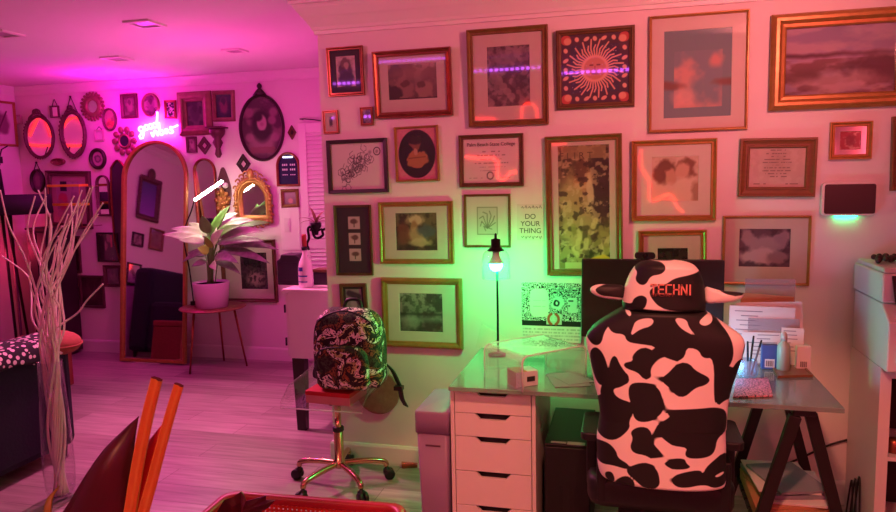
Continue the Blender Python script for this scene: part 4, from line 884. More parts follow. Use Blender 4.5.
def field(X, Z, blk, wht=()):
    f = np.full(X.shape, -9.)
    for P in blk: f = np.maximum(f, sdist(xz(P), X, Z)+.0022)
    for P in wht: f = np.minimum(f, -sdist(xz(P), X, Z))
    return f
def cow_material():
    m = bpy.data.materials.new('cow_print_vinyl'); m.use_nodes = True; nt = m.node_tree; N = nt.nodes; K = nt.links; b = N['Principled BSDF']
    a = N.new('ShaderNodeAttribute'); a.attribute_name = 'spot'; g = N.new('ShaderNodeMath'); g.operation = 'MULTIPLY_ADD'; g.inputs[1].default_value = 400; g.inputs[2].default_value = .5; g.use_clamp = True; K.new(a.outputs['Fac'], g.inputs[0])
    mx = N.new('ShaderNodeMix'); mx.data_type = 'RGBA'; mx.inputs[6].default_value = L4('e6e0da'); mx.inputs[7].default_value = L4('0e0f0d'); K.new(g.outputs[0], mx.inputs[0]); K.new(mx.outputs[2], b.inputs['Base Color']); b.inputs['Roughness'].default_value = .6
    nz = N.new('ShaderNodeTexNoise'); nz.inputs['Scale'].default_value = 300; bp = N.new('ShaderNodeBump'); bp.inputs['Strength'].default_value = .08; bp.inputs['Distance'].default_value = .002; K.new(nz.outputs['Fac'], bp.inputs['Height']); K.new(bp.outputs[0], b.inputs['Normal']); return m
cow = cow_material()
chr_ = thing('gaming_chair', 'black and white cow print gaming chair with cow ears, seen from behind', 'chair', (.115, GY, 0)); ox = .115
def cushion(name, outline_px, depth, y0, blk, wht, rows=150, segs=180, pw=.55, parent=chr_):
    """upholstered pad: row by row superellipse sections inside a side outline"""
    pts = [on_y(p[0], p[1], GY-.05) for p in outline_px]; L = sorted([(p[2], p[0]) for p in pts[:len(pts)//2]]); Rr = sorted([(p[2], p[0]) for p in pts[len(pts)//2:]])
    zb = max(L[0][0], Rr[0][0])*.5+.5*min(L[0][0], Rr[0][0]); ztp = (L[-1][0]+Rr[-1][0])/2
    sL = np.array(spline([(a, b) for a, b in L], 12)); sR = np.array(spline([(a, b) for a, b in Rr], 12))
    rings = []; q = np.arange(segs)/segs*2*PI; cq, sq = np.cos(q), np.sin(q)
    for i in range(rows+1):
        z = zb+(ztp-zb)*(i/rows); xl = np.interp(z, sL[:, 0], sL[:, 1]); xr = np.interp(z, sR[:, 0], sR[:, 1])
        e = min(z-zb, ztp-z)/.022; e = math.sqrt(max(.004, 1-(1-min(e, 1))**2)); w_ = (xr-xl)/2*(.93+.07*e); c_ = (xr+xl)/2
        dd = depth/2*e
        X = c_+w_*np.sign(cq)*np.abs(cq)**.55; Y = y0+dd*np.sign(sq)*np.abs(sq)**pw + .035*((X-c_)/max(w_, .01))**2
        rings.append(np.stack([X, Y, np.full(X.shape, z)], -1))
    V = np.array(rings); f = field(V[..., 0].ravel(), V[..., 2].ravel(), blk, wht)
    mb = MB(); W_ = V.copy(); W_[..., 0] -= ox; W_[..., 1] -= GY; mb.loft(W_.tolist()); o = mb.build(name, cow, parent)
    a = o.data.attributes.new('spot', 'FLOAT', 'POINT'); a.data.foreach_set('value', f.astype('f')); return o
up = [(601,436),(597.5,405),(594,390),(589,365),(585,345),(587,336),(596,327),(610,318),(626,309), (700,310),(714,319),(730,330),(745,341),(748,352),(742,372),(735,392),(731,410),(729,436)]
lo = [(604,486),(598,476),(596,460),(596,440),(599,420),(601,404), (730,404),(729,420),(728.5,440),(729,460),(729,480),(728,497)]
cushion('backrest', up, .13, GY-.01, BACKB, BACKW)
cushion('lower_backrest', lo, .15, GY-.0, BACKB, BACKW, rows=90)
hd = [(622,314),(623,296),(628,280),(634,270),(641,264.5),(652,262), (676,262),(690,265),(699,270.5),(704.5,282),(707,296),(708,314)]
cushion('headrest', hd, .12, GY-.02, HEADB, [S3([(602,378),(640,380),(668,352),(672,372),(650,396),(620,398)])], rows=90)
# ears
def ear(pts_px, name, spots):
    P = chaikin([tuple(on_y(p[0], p[1], GY-.03)[[0, 2]]) for p in pts_px], 3); c_ = P.mean(0); rings = []; f = []
    for k, (s, y) in enumerate(((.02, -.022), (.55, -.020), (.86, -.014), (1, 0), (.86, .014), (.5, .02), (.02, .022))):
        rings.append([(c_[0]+(p[0]-c_[0])*s-ox, y-.005, c_[1]+(p[1]-c_[1])*s) for p in P])
    mb = MB(); mb.loft(rings); o = mb.build(name, cow, chr_); V = np.array([v for r in rings for v in r]); fv = sdist(chaikin([tuple(on_y(p[0], p[1], GY-.03)[[0, 2]]) for p in spots], 2), V[:, 0]+ox, V[:, 2])
    a = o.data.attributes.new('spot', 'FLOAT', 'POINT'); a.data.foreach_set('value', fv.astype('f'))
ear([(626,286),(612,285.5),(598,285),(590,288),(589.5,293),(597,298),(610,300.5),(626,302)], 'ear', [(630,283),(612,284),(600,286),(594,290),(600,296),(612,297),(630,300)])
ear([(705,287),(712,289),(722,292),(736,293),(746,294),(744,300),(732,304),(716,304.5),(704,305)], 'ear', [(716,287),(722,293),(734,297),(745,296),(750,290),(735,288)])
# brand lettering on the headrest
redv = mat('salmon_print', 'e08a7c', .5); p = on_y(668, 289.5, GY-.085)
def txt_on(s, px, py, size, sx, nm='lettering', m=redv):
    p = on_y(px, py, GY-.0835); return text_obj(s, size, m, chr_, (p[0]-ox, -.0838, p[2]), sx=sx, ext=.0012, name=nm, rot=(PI/2, 0, 0))
def block_letters(s, x0, x1, zc, hh, th, parent, m, y):
    st = {'T': [[(0, 1), (1, 1)], [(.5, 1), (.5, 0)]], 'E': [[(1, 1), (0, 1), (0, 0), (1, 0)], [(0, .5), (.9, .5)]], 'C': [[(1, 1), (0, 1), (0, 0), (1, 0)]], 'H': [[(0, 1), (0, 0)], [(1, 1), (1, 0)], [(0, .5), (1, .5)]], 'N': [[(0, 0), (0, 1), (1, 0), (1, 1)]], 'I': [[(.5, 0), (.5, 1)]]}
    n = sum(.35 if c == 'I' else 1 for c in s); gap = .5; u = (x1-x0)/(n+gap*(len(s)-1)); x = x0; mb = MB()
    for c in s:
        w_ = u*(.35 if c == 'I' else 1)
        for L in st[c]:
            for a, b in zip(L[:-1], L[1:]):
                A = (x+a[0]*w_, y, zc+(a[1]-.5)*hh); Bp = (x+b[0]*w_, y, zc+(b[1]-.5)*hh); d = Vector(Bp)-Vector(A); d.normalize(); beam(mb, Vector(A)-d*th/2, Vector(Bp)+d*th/2, .002, th, (d.z, 0, -d.x))
        x += w_+u*gap
    return mb.build('lettering', m, parent)
a = on_y(651, 289, GY-.08); b = on_y(691, 290, GY-.08)
block_letters('TECHNI', a[0]-ox, b[0]-ox, (a[2]+b[2])/2, .030, .0046, chr_, redv, -.0815)
txt_on('SPORT', 663, 295.3, .013, 1.9, m=mat('dark_red_print', '7a3a34', .6))
# black shell of the neck, seat, arms and base
m_ = MB(); 
for px in (640, 678): q = on_y(px, 310, GY-.02); m_.box((q[0]-ox-.014, -.03, q[2]-.06), (q[0]-ox+.014, .0, q[2]+.06))
m_.build('headrest_post', black, chr_)
sb = MB(); sb.loft([[(x, y, z) for x, y in rrect(-.25+k, .02+k, .25-k, .52-k, .06)] for z, k in ((.40, .03), (.405, .008), (.43, 0), (.49, 0), (.505, .01), (.51, .03))]); sb.build('seat', black, chr_)
MB().box((-.14, .1, .33), (.14, .4, .4)).build('mechanism', blackm, chr_, bevel=.006)
for s in (-1, 1):
    m_ = MB(); m_.box((s*.235-.02, .12, .44), (s*.235+.02, .2, .64)); m_.box((min(s*.2, s*.235), .12, .42), (max(s*.2, s*.235), .2, .45)); m_.build('arm_post', black, chr_, bevel=.008)
    MB().prism(rrect(s*.235-.036, .02, s*.235+.036, .26, .025), .642, .672, axis='z').build('armrest', black, chr_, bevel=.006)
m_ = MB(); m_.lathe([(.03, .13), (.03, .33)], (0, .25, 0), 20); m_.lathe([(.05, .09), (.05, .14), (.035, .16)], (0, .25, 0), 20); m_.build('gas_lift', blackm, chr_)
for i in range(5):
    a = 2*PI*i/5+.31; ca, sa = math.cos(a), math.sin(a); L = MB(); L.tube([(.04*ca, .25+.04*sa, .115), (.18*ca, .25+.18*sa, .1), (.3*ca, .25+.3*sa, .075)], [.03, .024, .017], 10); lg = L.build('leg', black, chr_)
    w_ = MB(); w_.xf = Matrix.Translation((.3*ca, .25+.3*sa, .031)) @ Matrix.Rotation(a, 4, 'Z'); w_.lathe([(.012, -.024), (.03, -.022), (.03, .022), (.012, .024)], n=18, axis='y'); w_.build('caster', black, lg)
for px in (602, 727):
    q = on_y(px, 455, GY); MB().prism(rrect(q[0]-ox-.02, .02, q[0]-ox+.02, .09, .012), .42, .6, axis='z').build('hinge_cover', black, chr_, bevel=.006)

# ------------------------------------------------------------------ back wall: mirrors, frames, ornaments
GB = 'framed pictures on the pink back wall'; GM = 'mirrors on the pink back wall'; GO = 'small ornaments on the pink back wall'
rosew = mat('rose_wood', '6a4448', .45, .2, h2='4a2c32', scale=20, bump=.1)
redg = mat('red_gilt', 'a07264', .42, .3, h2='6e4a44', scale=24, bump=.15)
def bq(x0, y0, x1, y1): return [(x0, y0), (x1, y0-.03*(x1-x0)), (x1, y1), (x0, y1)]
frame('small red brown frame left of the oval cameo under the moulding', [(120.5, 94.5), (137, 93.5), (138, 118), (122, 119)], .03, .02, 'scoop', rosew, 0, None, p_generic(61, '6a5258', '4a343c', '8a6c70'), y=B, group=GB)
frame('tiny frame with a black and white print beside the ornate red frame', [(164.5, 100.5), (176, 100), (176, 118.5), (165, 119)], .018, .016, 'scoop', pinkg, 0, None, lambda p: p.fill('2a2430').noise(9, 'c0b4bc', .48, .56, seed=63), y=B, group=GB)
t, W, Hh = frame('wide ornate carved red gilt frame with a dark figure', [(176, 92.5), (211, 91), (213, 135), (181, 135.5)], .085, .03, 'round', redg, 0, None, p_generic(65, '54444e', '2c242e', '3a303c'), y=B, group=GB)
m_ = MB()
for s in np.arange(0, 1, .028):
    for a in (0, 1):
        x = -W/2+.04+(W-.08)*s
        m_.ell((x, -.03, (Hh/2-.042)*(1 if a else -1)), (.013, .008, .02), 8, 5); m_.ell(((W/2-.042)*(1 if a else -1), -.03, -Hh/2+.04+(Hh-.08)*s), (.02, .008, .013), 8, 5)
m_.build('carving', redg, t)
frame('square bright gilt frame with a purple picture near the large oval', [(211.5, 91), (235, 90), (234.5, 121), (213.5, 122)], .034, .024, 'round', redg, 0, None, p_generic(67, '2c2640', '1e1a30', '7a3a58'), y=B, group=GB)
frame('small pale frame under the ornate red gilt frame', [(186, 137), (196.5, 136.5), (197, 152.5), (187, 153)], .02, .016, 'scoop', rosew, 0, None, p_generic(69, '8a5a70', '6a4458', 'a0788a'), y=B, group=GB)
frame('large framed flower picture behind the potted plant', [(222, 241), (275, 238.5), (278, 301), (223, 302.5)], .03, .03, 'scoop', bronze, fn=lambda p: p.fill('241c20').noise(6, '5a4248', .45, .6, seed=71, k=.7).ell(.5, .3, .3, .24, 'b08a8c', .8, .8).noise(16, '2a2024', .55, .62, seed=72, k=.8), opening=(.32, .17, .87, .83), mm=matb, y=B, group=GB)
frame('small ornate silver frame with a pale square, above the light switch', [(281, 190), (298.5, 188), (299, 207), (281.5, 208)], .028, .024, 'round', goldd, 0, None, lambda p: p.grad('7a6470', 'b09aa4').ell(.5, .3, .2, .2, 'c88a90', .6), y=B, group=GB)
t, W, Hh = frame('wide rose wood framed picture low behind the willow branches', [(47, 171), (91, 170.5), (92, 228), (49, 228.5)], .05, .03, 'scoop', rosew, .05, mat('pink_mat', 'a87a8c', .85, coat=1.), lambda p: p.fill('a8809a').box(.16, .72, .4, 1, '2a2238').ell(.25, .45, .16, .2, 'b0405a', .5, .8).noise(5, '8a6488', .5, .65, seed=73, k=.6), y=B, group=GB)
frame('dark picture with a red strip between the willow branches and the floor mirror', [(97.5, 233), (118.5, 232), (118.5, 261), (98, 262.5)], .014, .02, 'flat', darkw, 0, None, lambda p: p.fill('33222c').noise(5, '8a5a6c', .5, .58, seed=75, k=.9, sy=.6).box(.62, .5, .72, .95, 'b03a58'), y=B, group=GB)
frame('small dark square picture directly below the one with a red strip', [(104, 265.5), (121, 265), (121.5, 286), (104.5, 287.5)], .03, .02, 'scoop', rosew, 0, None, p_generic(77, '5a3a4a', '442a38', '6c4a58'), y=B, group=GB)
frame('plain dark plum picture directly under the wide rose wood frame', [(54, 236), (80, 235.5), (81, 272), (55, 273)], .02, .02, 'flat', rosew, 0, None, p_generic(78, '46283a', '38202e', '50303f'), y=B, group=GB)
frame('brown unlit picture behind the willow branches near the floor', [(80, 276), (104, 275), (104.5, 307), (80.5, 308)], .02, .02, 'flat', rosew, 0, None, p_generic(79, '4a2c36', '3a222c', '55323c'), y=B, group=GB)
# left wall picture
P = [on_x(x, y, LX+.01) for x, y in ((0, 100.5), (12, 102), (12.5, 146.5), (0, 147.5))]
t = thing('picture_frame', 'white print in a thin gilt frame on the left wall', 'framed picture', (LX+.0015, 5.335, (P[1][2]+P[2][2])/2), (0, 0, PI/2), 'framed pictures on the left wall')
Hh = P[1][2]-P[2][2]; W = .29; MB().mould(rect(-W/2, -Hh/2, W/2, Hh/2), prof_frame(.022, .022, 'round')).build('frame', gold, t)
art_grid('print', -W/2+.02, -Hh/2+.02, W/2-.02, Hh/2-.02, -.006, lambda p: p.fill('cdbfc4').ell(.5, .5, .3, .25, '6a4456', .5, .8).line([(.2, .2), (.7, .8)], .02, '5a3a48'), t, ARTM)

def disc_frame(name, label, px0, py0, px1, py1, fm, fw, inner, y=B, grp=GM, cat='mirror', art=None, beads=0, bead_r=.012, d=.025, crest=0, hang=0, tilt=0., kind='oval', roll=0., yaw=0.):
    a = on_y((px0+px1)/2, py0, y-.01); b = on_y((px0+px1)/2, py1, y-.01); l = on_y(px0, (py0+py1)/2, y-.01); r = on_y(px1, (py0+py1)/2, y-.01)
    rx, rz = (r[0]-l[0])/2, (a[2]-b[2])/2; ti = math.radians(tilt)
    t = thing(name, label, cat, ((l[0]+r[0])/2, y-.0015-rz*abs(math.sin(ti))-rx*abs(math.sin(yaw)), (a[2]+b[2])/2), (ti, roll, yaw), grp)
    out = oval(rx, rz, 48) if kind == 'oval' else arch(-rx, -rz, rx, rz, 24, rx*1.1)
    mb = MB(); mb.mould(out, prof_frame(fw, d, 'round'), smooth=True); mb.add([(p[0], -.0005, p[1]) for p in out], [tuple(range(len(out)))]); mb.build('frame', fm, t)
    inn = inset(out, fw*.9)
    if art is None: MB().fan(inn[::-1] if False else inn, -.006).build('mirror_glass', inner, t)
    elif kind == 'oval': art_oval('print', rx-fw*.85, rz-fw*.85, -.006, art, t)
    if beads:
        mb = MB()
        for i in range(beads):
            q = 2*PI*i/beads; k_ = 1+.05*math.sin(q*3); mb.ell(((rx-fw*.35)*math.cos(q)*k_, -d*.9, (rz-fw*.35)*math.sin(q)*k_), (bead_r, bead_r*.7, bead_r*1.1), 8, 5)
        mb.build('carving', fm, t)
    if crest:
        mb = MB()
        for s in (-1, 1):
            mb.tube(spline([(0, -d*.8, rz+crest), (s*crest*.55, -d*.9, rz+crest*.75), (s*crest*.75, -d*.8, rz+crest*.2), (s*crest*1.3, -d*.7, rz-crest*.25), (s*crest*1.7, -d*.6, rz-crest*.7)], 6), crest*.18, 8)
            mb.ell((s*crest*.5, -d*.9, rz+crest*.3), (crest*.3, .012, crest*.3), 10, 6)
        mb.ell((0, -d, rz+crest*.55), (crest*.35, .016, crest*.5), 12, 8); mb.build('crest', fm, t)
    if hang:
        mb = MB(); mb.tube([(-rx*.5, -.004, rz*.8), (0, -.004, rz+hang), (rx*.5, -.004, rz*.8)], .004, 6); mb.ell((0, -.006, rz+hang), .01, 8, 6); mb.build('hanging_cord', darkw, t)
    return t, rx, rz
disc_frame('wall_mirror', 'oval mirror with a carved top and a red glow in its glass', 28, 115, 54.5, 159, rosew, .028, mirror, crest=.05, beads=40, bead_r=.008, yaw=math.radians(9))
disc_frame('wall_mirror', 'oval carved mirror hung from a triangle of cord', 60, 110, 87.5, 158, rosew, .036, mirror, crest=.04, beads=34, bead_r=.012, hang=.12, yaw=math.radians(-3))
disc_frame('wall_mirror', 'narrow upright mirror in a dark frame low beside the pointed ones', 97, 175, 110, 216, rosew, .018, mirror, kind='arch')
t, rx, rz = disc_frame('wall_mirror', 'tall arched mirror in a thin gilt frame right of the big floor mirror', 196, 158, 218, 236, pinkg, .02, mirror, kind='arch', tilt=1.5)
# round sunburst mirrors
def burst(label, px, py, rpx, n, fm, inner, rin, petal=False):
    c = on_y(px, py, B-.012); r = (on_y(px+rpx, py, B-.012)-on_y(px-rpx, py, B-.012))[0]/2
    t = thing('sunburst_mirror', label, 'mirror', (c[0], B-.0015, c[2]), (0, 0, 0), GM)
    mb = MB(); mb.lathe([(r*rin, -.008), (r*rin*1.05, -.022), (r*rin*1.25, -.024), (r*(.82 if not petal else rin*1.45), -.012), (r*(.82 if not petal else rin*1.45), -.0), (0, 0)], n=48, axis='y'); mb.build('frame', fm, t)
    for i in range(n):
        q = 2*PI*i/n; mb = MB(); mb.xf = Matrix.Rotation(q, 4, 'Y')
        if petal: mb.ell((r*.78, -.013, 0), (r*.24, .01, r*.2), 12, 8)
        else: mb.ell((r*.84, -.011, 0), (r*.17, .009, r*.105), 10, 6)
        mb.build('petal' if petal else 'ray', fm, t)
    MB().fan(oval(r*rin*1.02, r*rin*1.02, 40), -.010).build('mirror_glass', inner, t)
burst('round mirror with a thick rayed frame below the moulding', 92.5, 106.5, 12.5, 22, redg, mirror, .4)
burst('small flower shaped mirror with a dark centre left of the neon sign', 124.5, 141, 12.5, 10, redg, mat('dark_mirror', '4a3a5a', .1, .6, h2='3a2c4a'), .36, True)
# oval pictures
disc_frame('oval_frame', 'oval cameo picture in a thin frame above the neon sign', 142, 93, 159.5, 117.5, redg, .018, None, grp=GB, cat='framed picture', art=p_generic(81, '9a7488', '4a2c40', '77506a'))
disc_frame('oval_frame', 'small pale oval plaque with rosy figures right of the sunburst', 103, 108, 116.5, 131, rosew, .014, None, grp=GB, cat='framed picture', art=lambda p: p.fill('b08088').ell(.5, .3, .35, .22, 'c84a50', .5).noise(6, '8a4a58', .5, .6, seed=83, k=.7))
disc_frame('oval_frame', 'dark thick oval frame with a pale rosette centre', 89.5, 148, 106, 169.5, darkw, .032, None, grp=GB, cat='framed picture', art=lambda p: p.fill('a06a8c').ell(.5, .5, .3, .25, '5a3450', .3).ell(.5, .5, .18, .14, '8a5a78', .4))
disc_frame('oval_frame', 'dark oval picture beside the wide rose wood frame', 30.5, 169, 44.5, 193, darkw, .026, None, grp=GB, cat='framed picture', art=lambda p: p.fill('5a2a4a').ell(.5, .5, .25, .3, '7a3e60', .6), hang=.06)
disc_frame('oval_frame', 'small wide oval plaque between the two large oval mirrors', 51.5, 158, 65, 165.5, redg, .012, None, grp=GB, cat='framed picture', art=lambda p: p.fill('8a4a50').noise(6, 'b0747a', seed=85, k=.7))
def p_skull(p):
    p.wk = False
    p.grad('6a4458', '7a5064').noise(7, '4a2c40', .45, .6, seed=87, k=.9).ell(.5, .3, .3, .2, '8a5f74', .5).ell(.5, .54, .25, .26, '2e1c2a', .4).ell(.5, .58, .12, .13, 'a8808e', .3).ell(.42, .68, .1, .07, '2e1c2a', .5).ell(.5, .56, .05, .03, '8a6070', .8, .6).ell(.5, .42, .2, .04, '2e1c2a', .6)
    for x, y in ((.2, .75), (.8, .75), (.75, .62), (.18, .35), (.82, .35)): p.ell(x, y, .1, .07, '94607c', .5, .8)
    p.box(.2, .1, .8, .2, '7a4052', .7)
t, rx, rz = disc_frame('oval_frame', 'very large dark oval picture of a long haired woman with a knob on top', 239.5, 94, 284.5, 161.5, darkw, .024, None, grp=GB, cat='framed picture', art=p_skull, d=.03)
m_ = MB(); m_.lathe([(0, rz-.01), (.06, rz-.012), (.03, rz+.03), (.012, rz+.045), (.022, rz+.06), (.02, rz+.075), (.008, rz+.09), (0, rz+.092)], (0, -.018, 0), 16); m_.build('finial', darkw, t)
# ornate gold mirror by the plant
t, rx, rz = disc_frame('wall_mirror', 'ornate carved gold mirror with scrolled crest above the potted plant', 238, 178.5, 271.5, 221, gold, .052, mirror, kind='arch', tilt=4.0, d=.03)
m_ = MB(); out = inset(arch(-rx, -rz, rx, rz, 24, rx*1.1), .004); 
for k_ in range(len(out)):
    a = np.array(out[k_]); b = np.array(out[(k_+1) % len(out)]); L_ = np.linalg.norm(b-a); nn = max(1, int(L_/.03))
    for j in range(nn): p = a+(b-a)*j/nn; m_.ell((p[0]*1.04, -.03-.006*(j % 2), p[1]*1.03), (.019, .012, .019), 8, 5)
for s in (-1, 1):
    for (x, z, r_) in ((.04, .06, .03), (.085, .035, .028), (.125, -.005, .026), (.155, -.06, .022), (.165, -.13, .018), (.17, -.22, .02), (.165, -.3, .024), (.13, -.36, .026), (.08, -.385, .026), (.03, -.39, .022)):
        pts = [(s*(x+r_*math.cos(q)*(1-q/9)), -.03, rz-.02+z+r_*math.sin(q)*(1-q/9)) for q in np.linspace(0, 5.4, 14)]; m_.tube(pts, .008, 6)
m_.ell((0, -.035, rz+.045), (.035, .016, .045), 12, 8); m_.build('carving', gold, t)
# letter board
t, rx, rz = disc_frame('letter_board', 'arched navy letter board with rows of small white letters', 276.5, 152, 300, 186.5, pinkg, .02, mat('navy_felt', '241e4c', .9, h2='1c1840', scale=80), grp=GO, cat='letter board', kind='arch')
rr = np.random.RandomState(3)
for row, z in enumerate((.03, -.01, -.05)):
    for i in range(7):
        if i == 3: continue
        x = -.055+i*.018; MB().box((x, -.0085, z), (x+.011, -.0062, z+.016 if row < 2 else z+.008)).build('letter', mat('letter_white', 'e8e4ee', .5), t)
m_ = MB(); m_.box((-.045, -.014, rz-.05), (.045, -.0065, rz-.036)); m_.build('light_bar', emis('cool_led', (.7, .65, 1.), 3), t)
# small ornaments
def diamond(label, px, py, hw, hh, fm, inner):
    c = on_y(px, py, B-.01); s_ = (on_y(px+1, py, B)-on_y(px, py, B))[0]; a, b = hw*s_, hh*s_
    t = thing('wall_ornament', label, 'wall ornament', (c[0], B-.0015, c[2]), (0, 0, 0), GO); out = [(0, -b), (a, 0), (0, b), (-a, 0)]
    MB().mould(out, prof_frame(min(a, b)*.5, .02, 'scoop')).add([(p[0], -.001, p[1]) for p in out], [(0, 1, 2, 3)]).build('frame', fm, t); MB().fan(inset(out, min(a, b)*.42), -.006).build('centre', inner, t)
palep = mat('pale_pink', 'c8a0b0', .6)
diamond('dark diamond ornament left of the carved bracket', 204.5, 145.5, 6.5, 7.8, rosew, palep)
diamond('dark diamond ornament with a pale centre above the ornate gold mirror', 243.5, 164, 6.8, 9, darkw, palep)
diamond('little dark pointed ornament right of the very large oval picture', 292, 132.5, 4, 6.5, bronze, darkw)
def tile(label, px0, py0, px1, py1, fm, inner, hang=0):
    a = on_y(px0, py0, B-.01); b = on_y(px1, py1, B-.01); W, Hh = b[0]-a[0], a[2]-b[2]
    t = thing('wall_tile', label, 'wall ornament', ((a[0]+b[0])/2, B-.0015, (a[2]+b[2])/2), (0, 0, 0), GO); out = rect(-W/2, -Hh/2, W/2, Hh/2)
    MB().mould(out, prof_frame(.012, .018, 'flat')).add([(p[0], -.001, p[1]) for p in out], [(0, 1, 2, 3)]).build('frame', fm, t); MB().fan(inset(out, .011), -.006).build('face', inner, t)
    if hang: MB().tube([(-W*.3, -.004, Hh/2), (0, -.004, Hh/2+hang), (W*.3, -.004, Hh/2)], .003, 6).build('hanging_cord', darkw, t)
tile('little square mirror hung on a cord between the two oval mirrors', 50, 106, 59.5, 117.5, rosew, mirror, .06)
tile('little pale square tile beside the cord hung oval mirror', 94.5, 130, 104, 140.5, palep, whitew, .03)
tile('pale square light switch plate by the corner of the left wall', 15.5, 115, 22, 124, palep, whitew)
# carved bracket and cherub like sconce
c = on_y(221, 129, B); t = thing('wall_bracket', 'carved wooden wall bracket left of the very large oval picture', 'bracket', (c[0], B-.0015, c[2]), (0, 0, 0), GO)
m_ = MB(); m_.lathe([(.012, -.25), (.03, -.22), (.02, -.17), (.045, -.12), (.03, -.09), (.06, -.05), (.066, -.03), (.066, 0)], (0, -.06, 0), 20); m_.build('corbel', rosew, t); MB().box((-.072, -.13, .0005), (.072, 0, .014)).build('ledge', rosew, t)
c = on_y(224.5, 190, B); t = thing('wall_sconce', 'gilt sconce with a cluster of pale rounded ornaments beside the ornate mirror', 'sconce', (c[0], B-.0015, c[2]), (0, 0, 0), GO)
m_ = MB(); m_.prism(chaikin_pts([(0, .23), (.05, .1), (.075, 0), (.06, -.1), (.03, -.2), (0, -.23), (-.03, -.2), (-.06, -.1), (-.075, 0), (-.05, .1)]), -.014, 0); m_.build('back_plate', rosew, t)
m_ = MB()
for i in range(22): q = i*2.4; r_ = .013*math.sqrt(i); m_.ell((r_*math.cos(q), -.03-.01*(i % 3), -.09+1.6*r_*math.sin(q)), (.02, .018, .022), 8, 6)
m_.build('cluster', gold, t)
m_ = MB()
for s in (-1, 1): m_.ell((s*.034, -.035, .04), (.026, .02, .026), 12, 8)
m_.build('pale_bud', whitew, t)
# pale panel with switch
a = on_y(280, 207, B-.005); b = on_y(304, 250, B-.005)
t = thing('wall_panel', 'blank pale panel on the wall above the dark box on the white cabinet', 'panel', (a[0], B-.0015, b[2])); MB().box((0, -.008, 0), (b[0]-a[0]-.03, 0, a[2]-b[2])).build('board', trimm, t, bevel=.001)
a = on_y(284, 218, B-.012); b = on_y(290.5, 232, B-.012); t = thing('light_switch', 'white light switch on the blank pale panel', 'switch', (a[0], B-.0105, b[2])); W = b[0]-a[0]; Hh = a[2]-b[2]
MB().box((0, -.006, 0), (W, 0, Hh)).build('plate', white, t, bevel=.002); MB().box((W*.32, -.010, Hh*.3), (W*.68, -.0062, Hh*.7)).build('rocker', white, t)

# neon sign
def neon():
    o = on_y(138, 141, B-.05); e = on_y(179, 128, B-.05); s = (e[0]-o[0])/41*1.0     # metres per photo pixel there
    t = thing('neon_sign', 'glowing pink neon sign reading good vibes above the floor mirror', 'neon sign', (o[0], B-.0015, o[2]))
    def arc(cx, cy, r, a0, a1, n=10, ry=None): return [(cx+r*math.cos(math.radians(a0+(a1-a0)*i/n)), cy+(ry or r)*math.sin(math.radians(a0+(a1-a0)*i/n))) for i in range(n+1)]
    W1 = [arc(3.2, 10, 2.1, 40, 400)+[(5.3, 10), (5.2, 5), (4, 2.2), (2, 2), (1, 4), (3, 6), (7, 9)], arc(8.7, 11.3, 2., 180, 540), [(10.6, 11)]+arc(13, 12, 2., 180, 540), arc(17.2, 12.8, 2., 30, 390)+[(19.2, 13.5), (20.2, 22), (20.3, 24)], [(19.3, 17), (19.3, 13), (20.6, 11.4)]]
    W2 = [[(13, 7), (14.6, 3.4), (16.6, 8), (17.6, 7.6)], [(18.6, 7.8), (18.9, 4.6), (20, 4.2)], [(19, 10.2), (19.1, 10.6)], [(21.3, 15), (21.4, 5)]+arc(23.2, 6.4, 1.9, 200, 500), [(26.2, 7)]+arc(28, 7.4, 1.7, -20, 300), [(34, 10.4), (32.2, 10.6), (32.2, 8.8), (34.2, 7.6), (33.6, 5.8), (31, 5.8)], [(34.2, 10.2), (37, 11), (39.5, 12)]]
    g = emis('neon_pink', (1., .03, .74), 55)
    for nm, W in (('word_good', W1), ('word_vibes', W2)):
        mb = MB()
        for st in W: mb.tube([(p[0]*s, -.04, p[1]*s) for p in (spline(st, 4) if len(st) < 8 else st)], .0095, 8)
        mb.build(nm, g, t)
    mb = MB()
    for x, z in ((6, 10), (17, 12), (23, 7), (33, 8)): mb.tube([(x*s, -.03, z*s), (x*s, 0, z*s)], .004, 6)
    mb.build('standoff', acryl, t)
neon()

# floor mirror
def floor_mirror():
    zt = on_y(155, 142, B-.03)[2]; bl = on_z(121, 360.5, .01); br = on_z(188, 363, .01); yb = (bl[1]+br[1])/2; W = br[0]-bl[0]; th = math.atan2(B-.03-yb, zt); Hh = math.hypot(zt, B-.03-yb)
    t = thing('floor_mirror', 'tall arched floor mirror in a thin gilt frame leaning on the back wall', 'mirror', ((bl[0]+br[0])/2, yb, .008), (-th, math.radians(-.4), 0))
    out = arch(-W/2, 0, W/2, Hh, 32)
    mb = MB(); mb.mould(out, prof_frame(.028, .035, 'flat')); mb.add([(p[0], 0, p[1]) for p in out], [tuple(range(len(out)))]); mb.build('frame', gold, t)
    MB().fan(inset(out, .026), -.012).build('mirror_glass', mirror, t); return th
TH = floor_mirror()
a = on_z(131, 363.5, 0); b = on_z(159, 364.5, 0)
tag(MB().box((-(b[0]-a[0])/2, -.02, 0), ((b[0]-a[0])/2, .02, .008)).build('floor_strip', white, None, ((a[0]+b[0])/2, 5.21, .0005), bevel=.002), 'small pale strip lying on the floor against the foot of the floor mirror', 'strip')
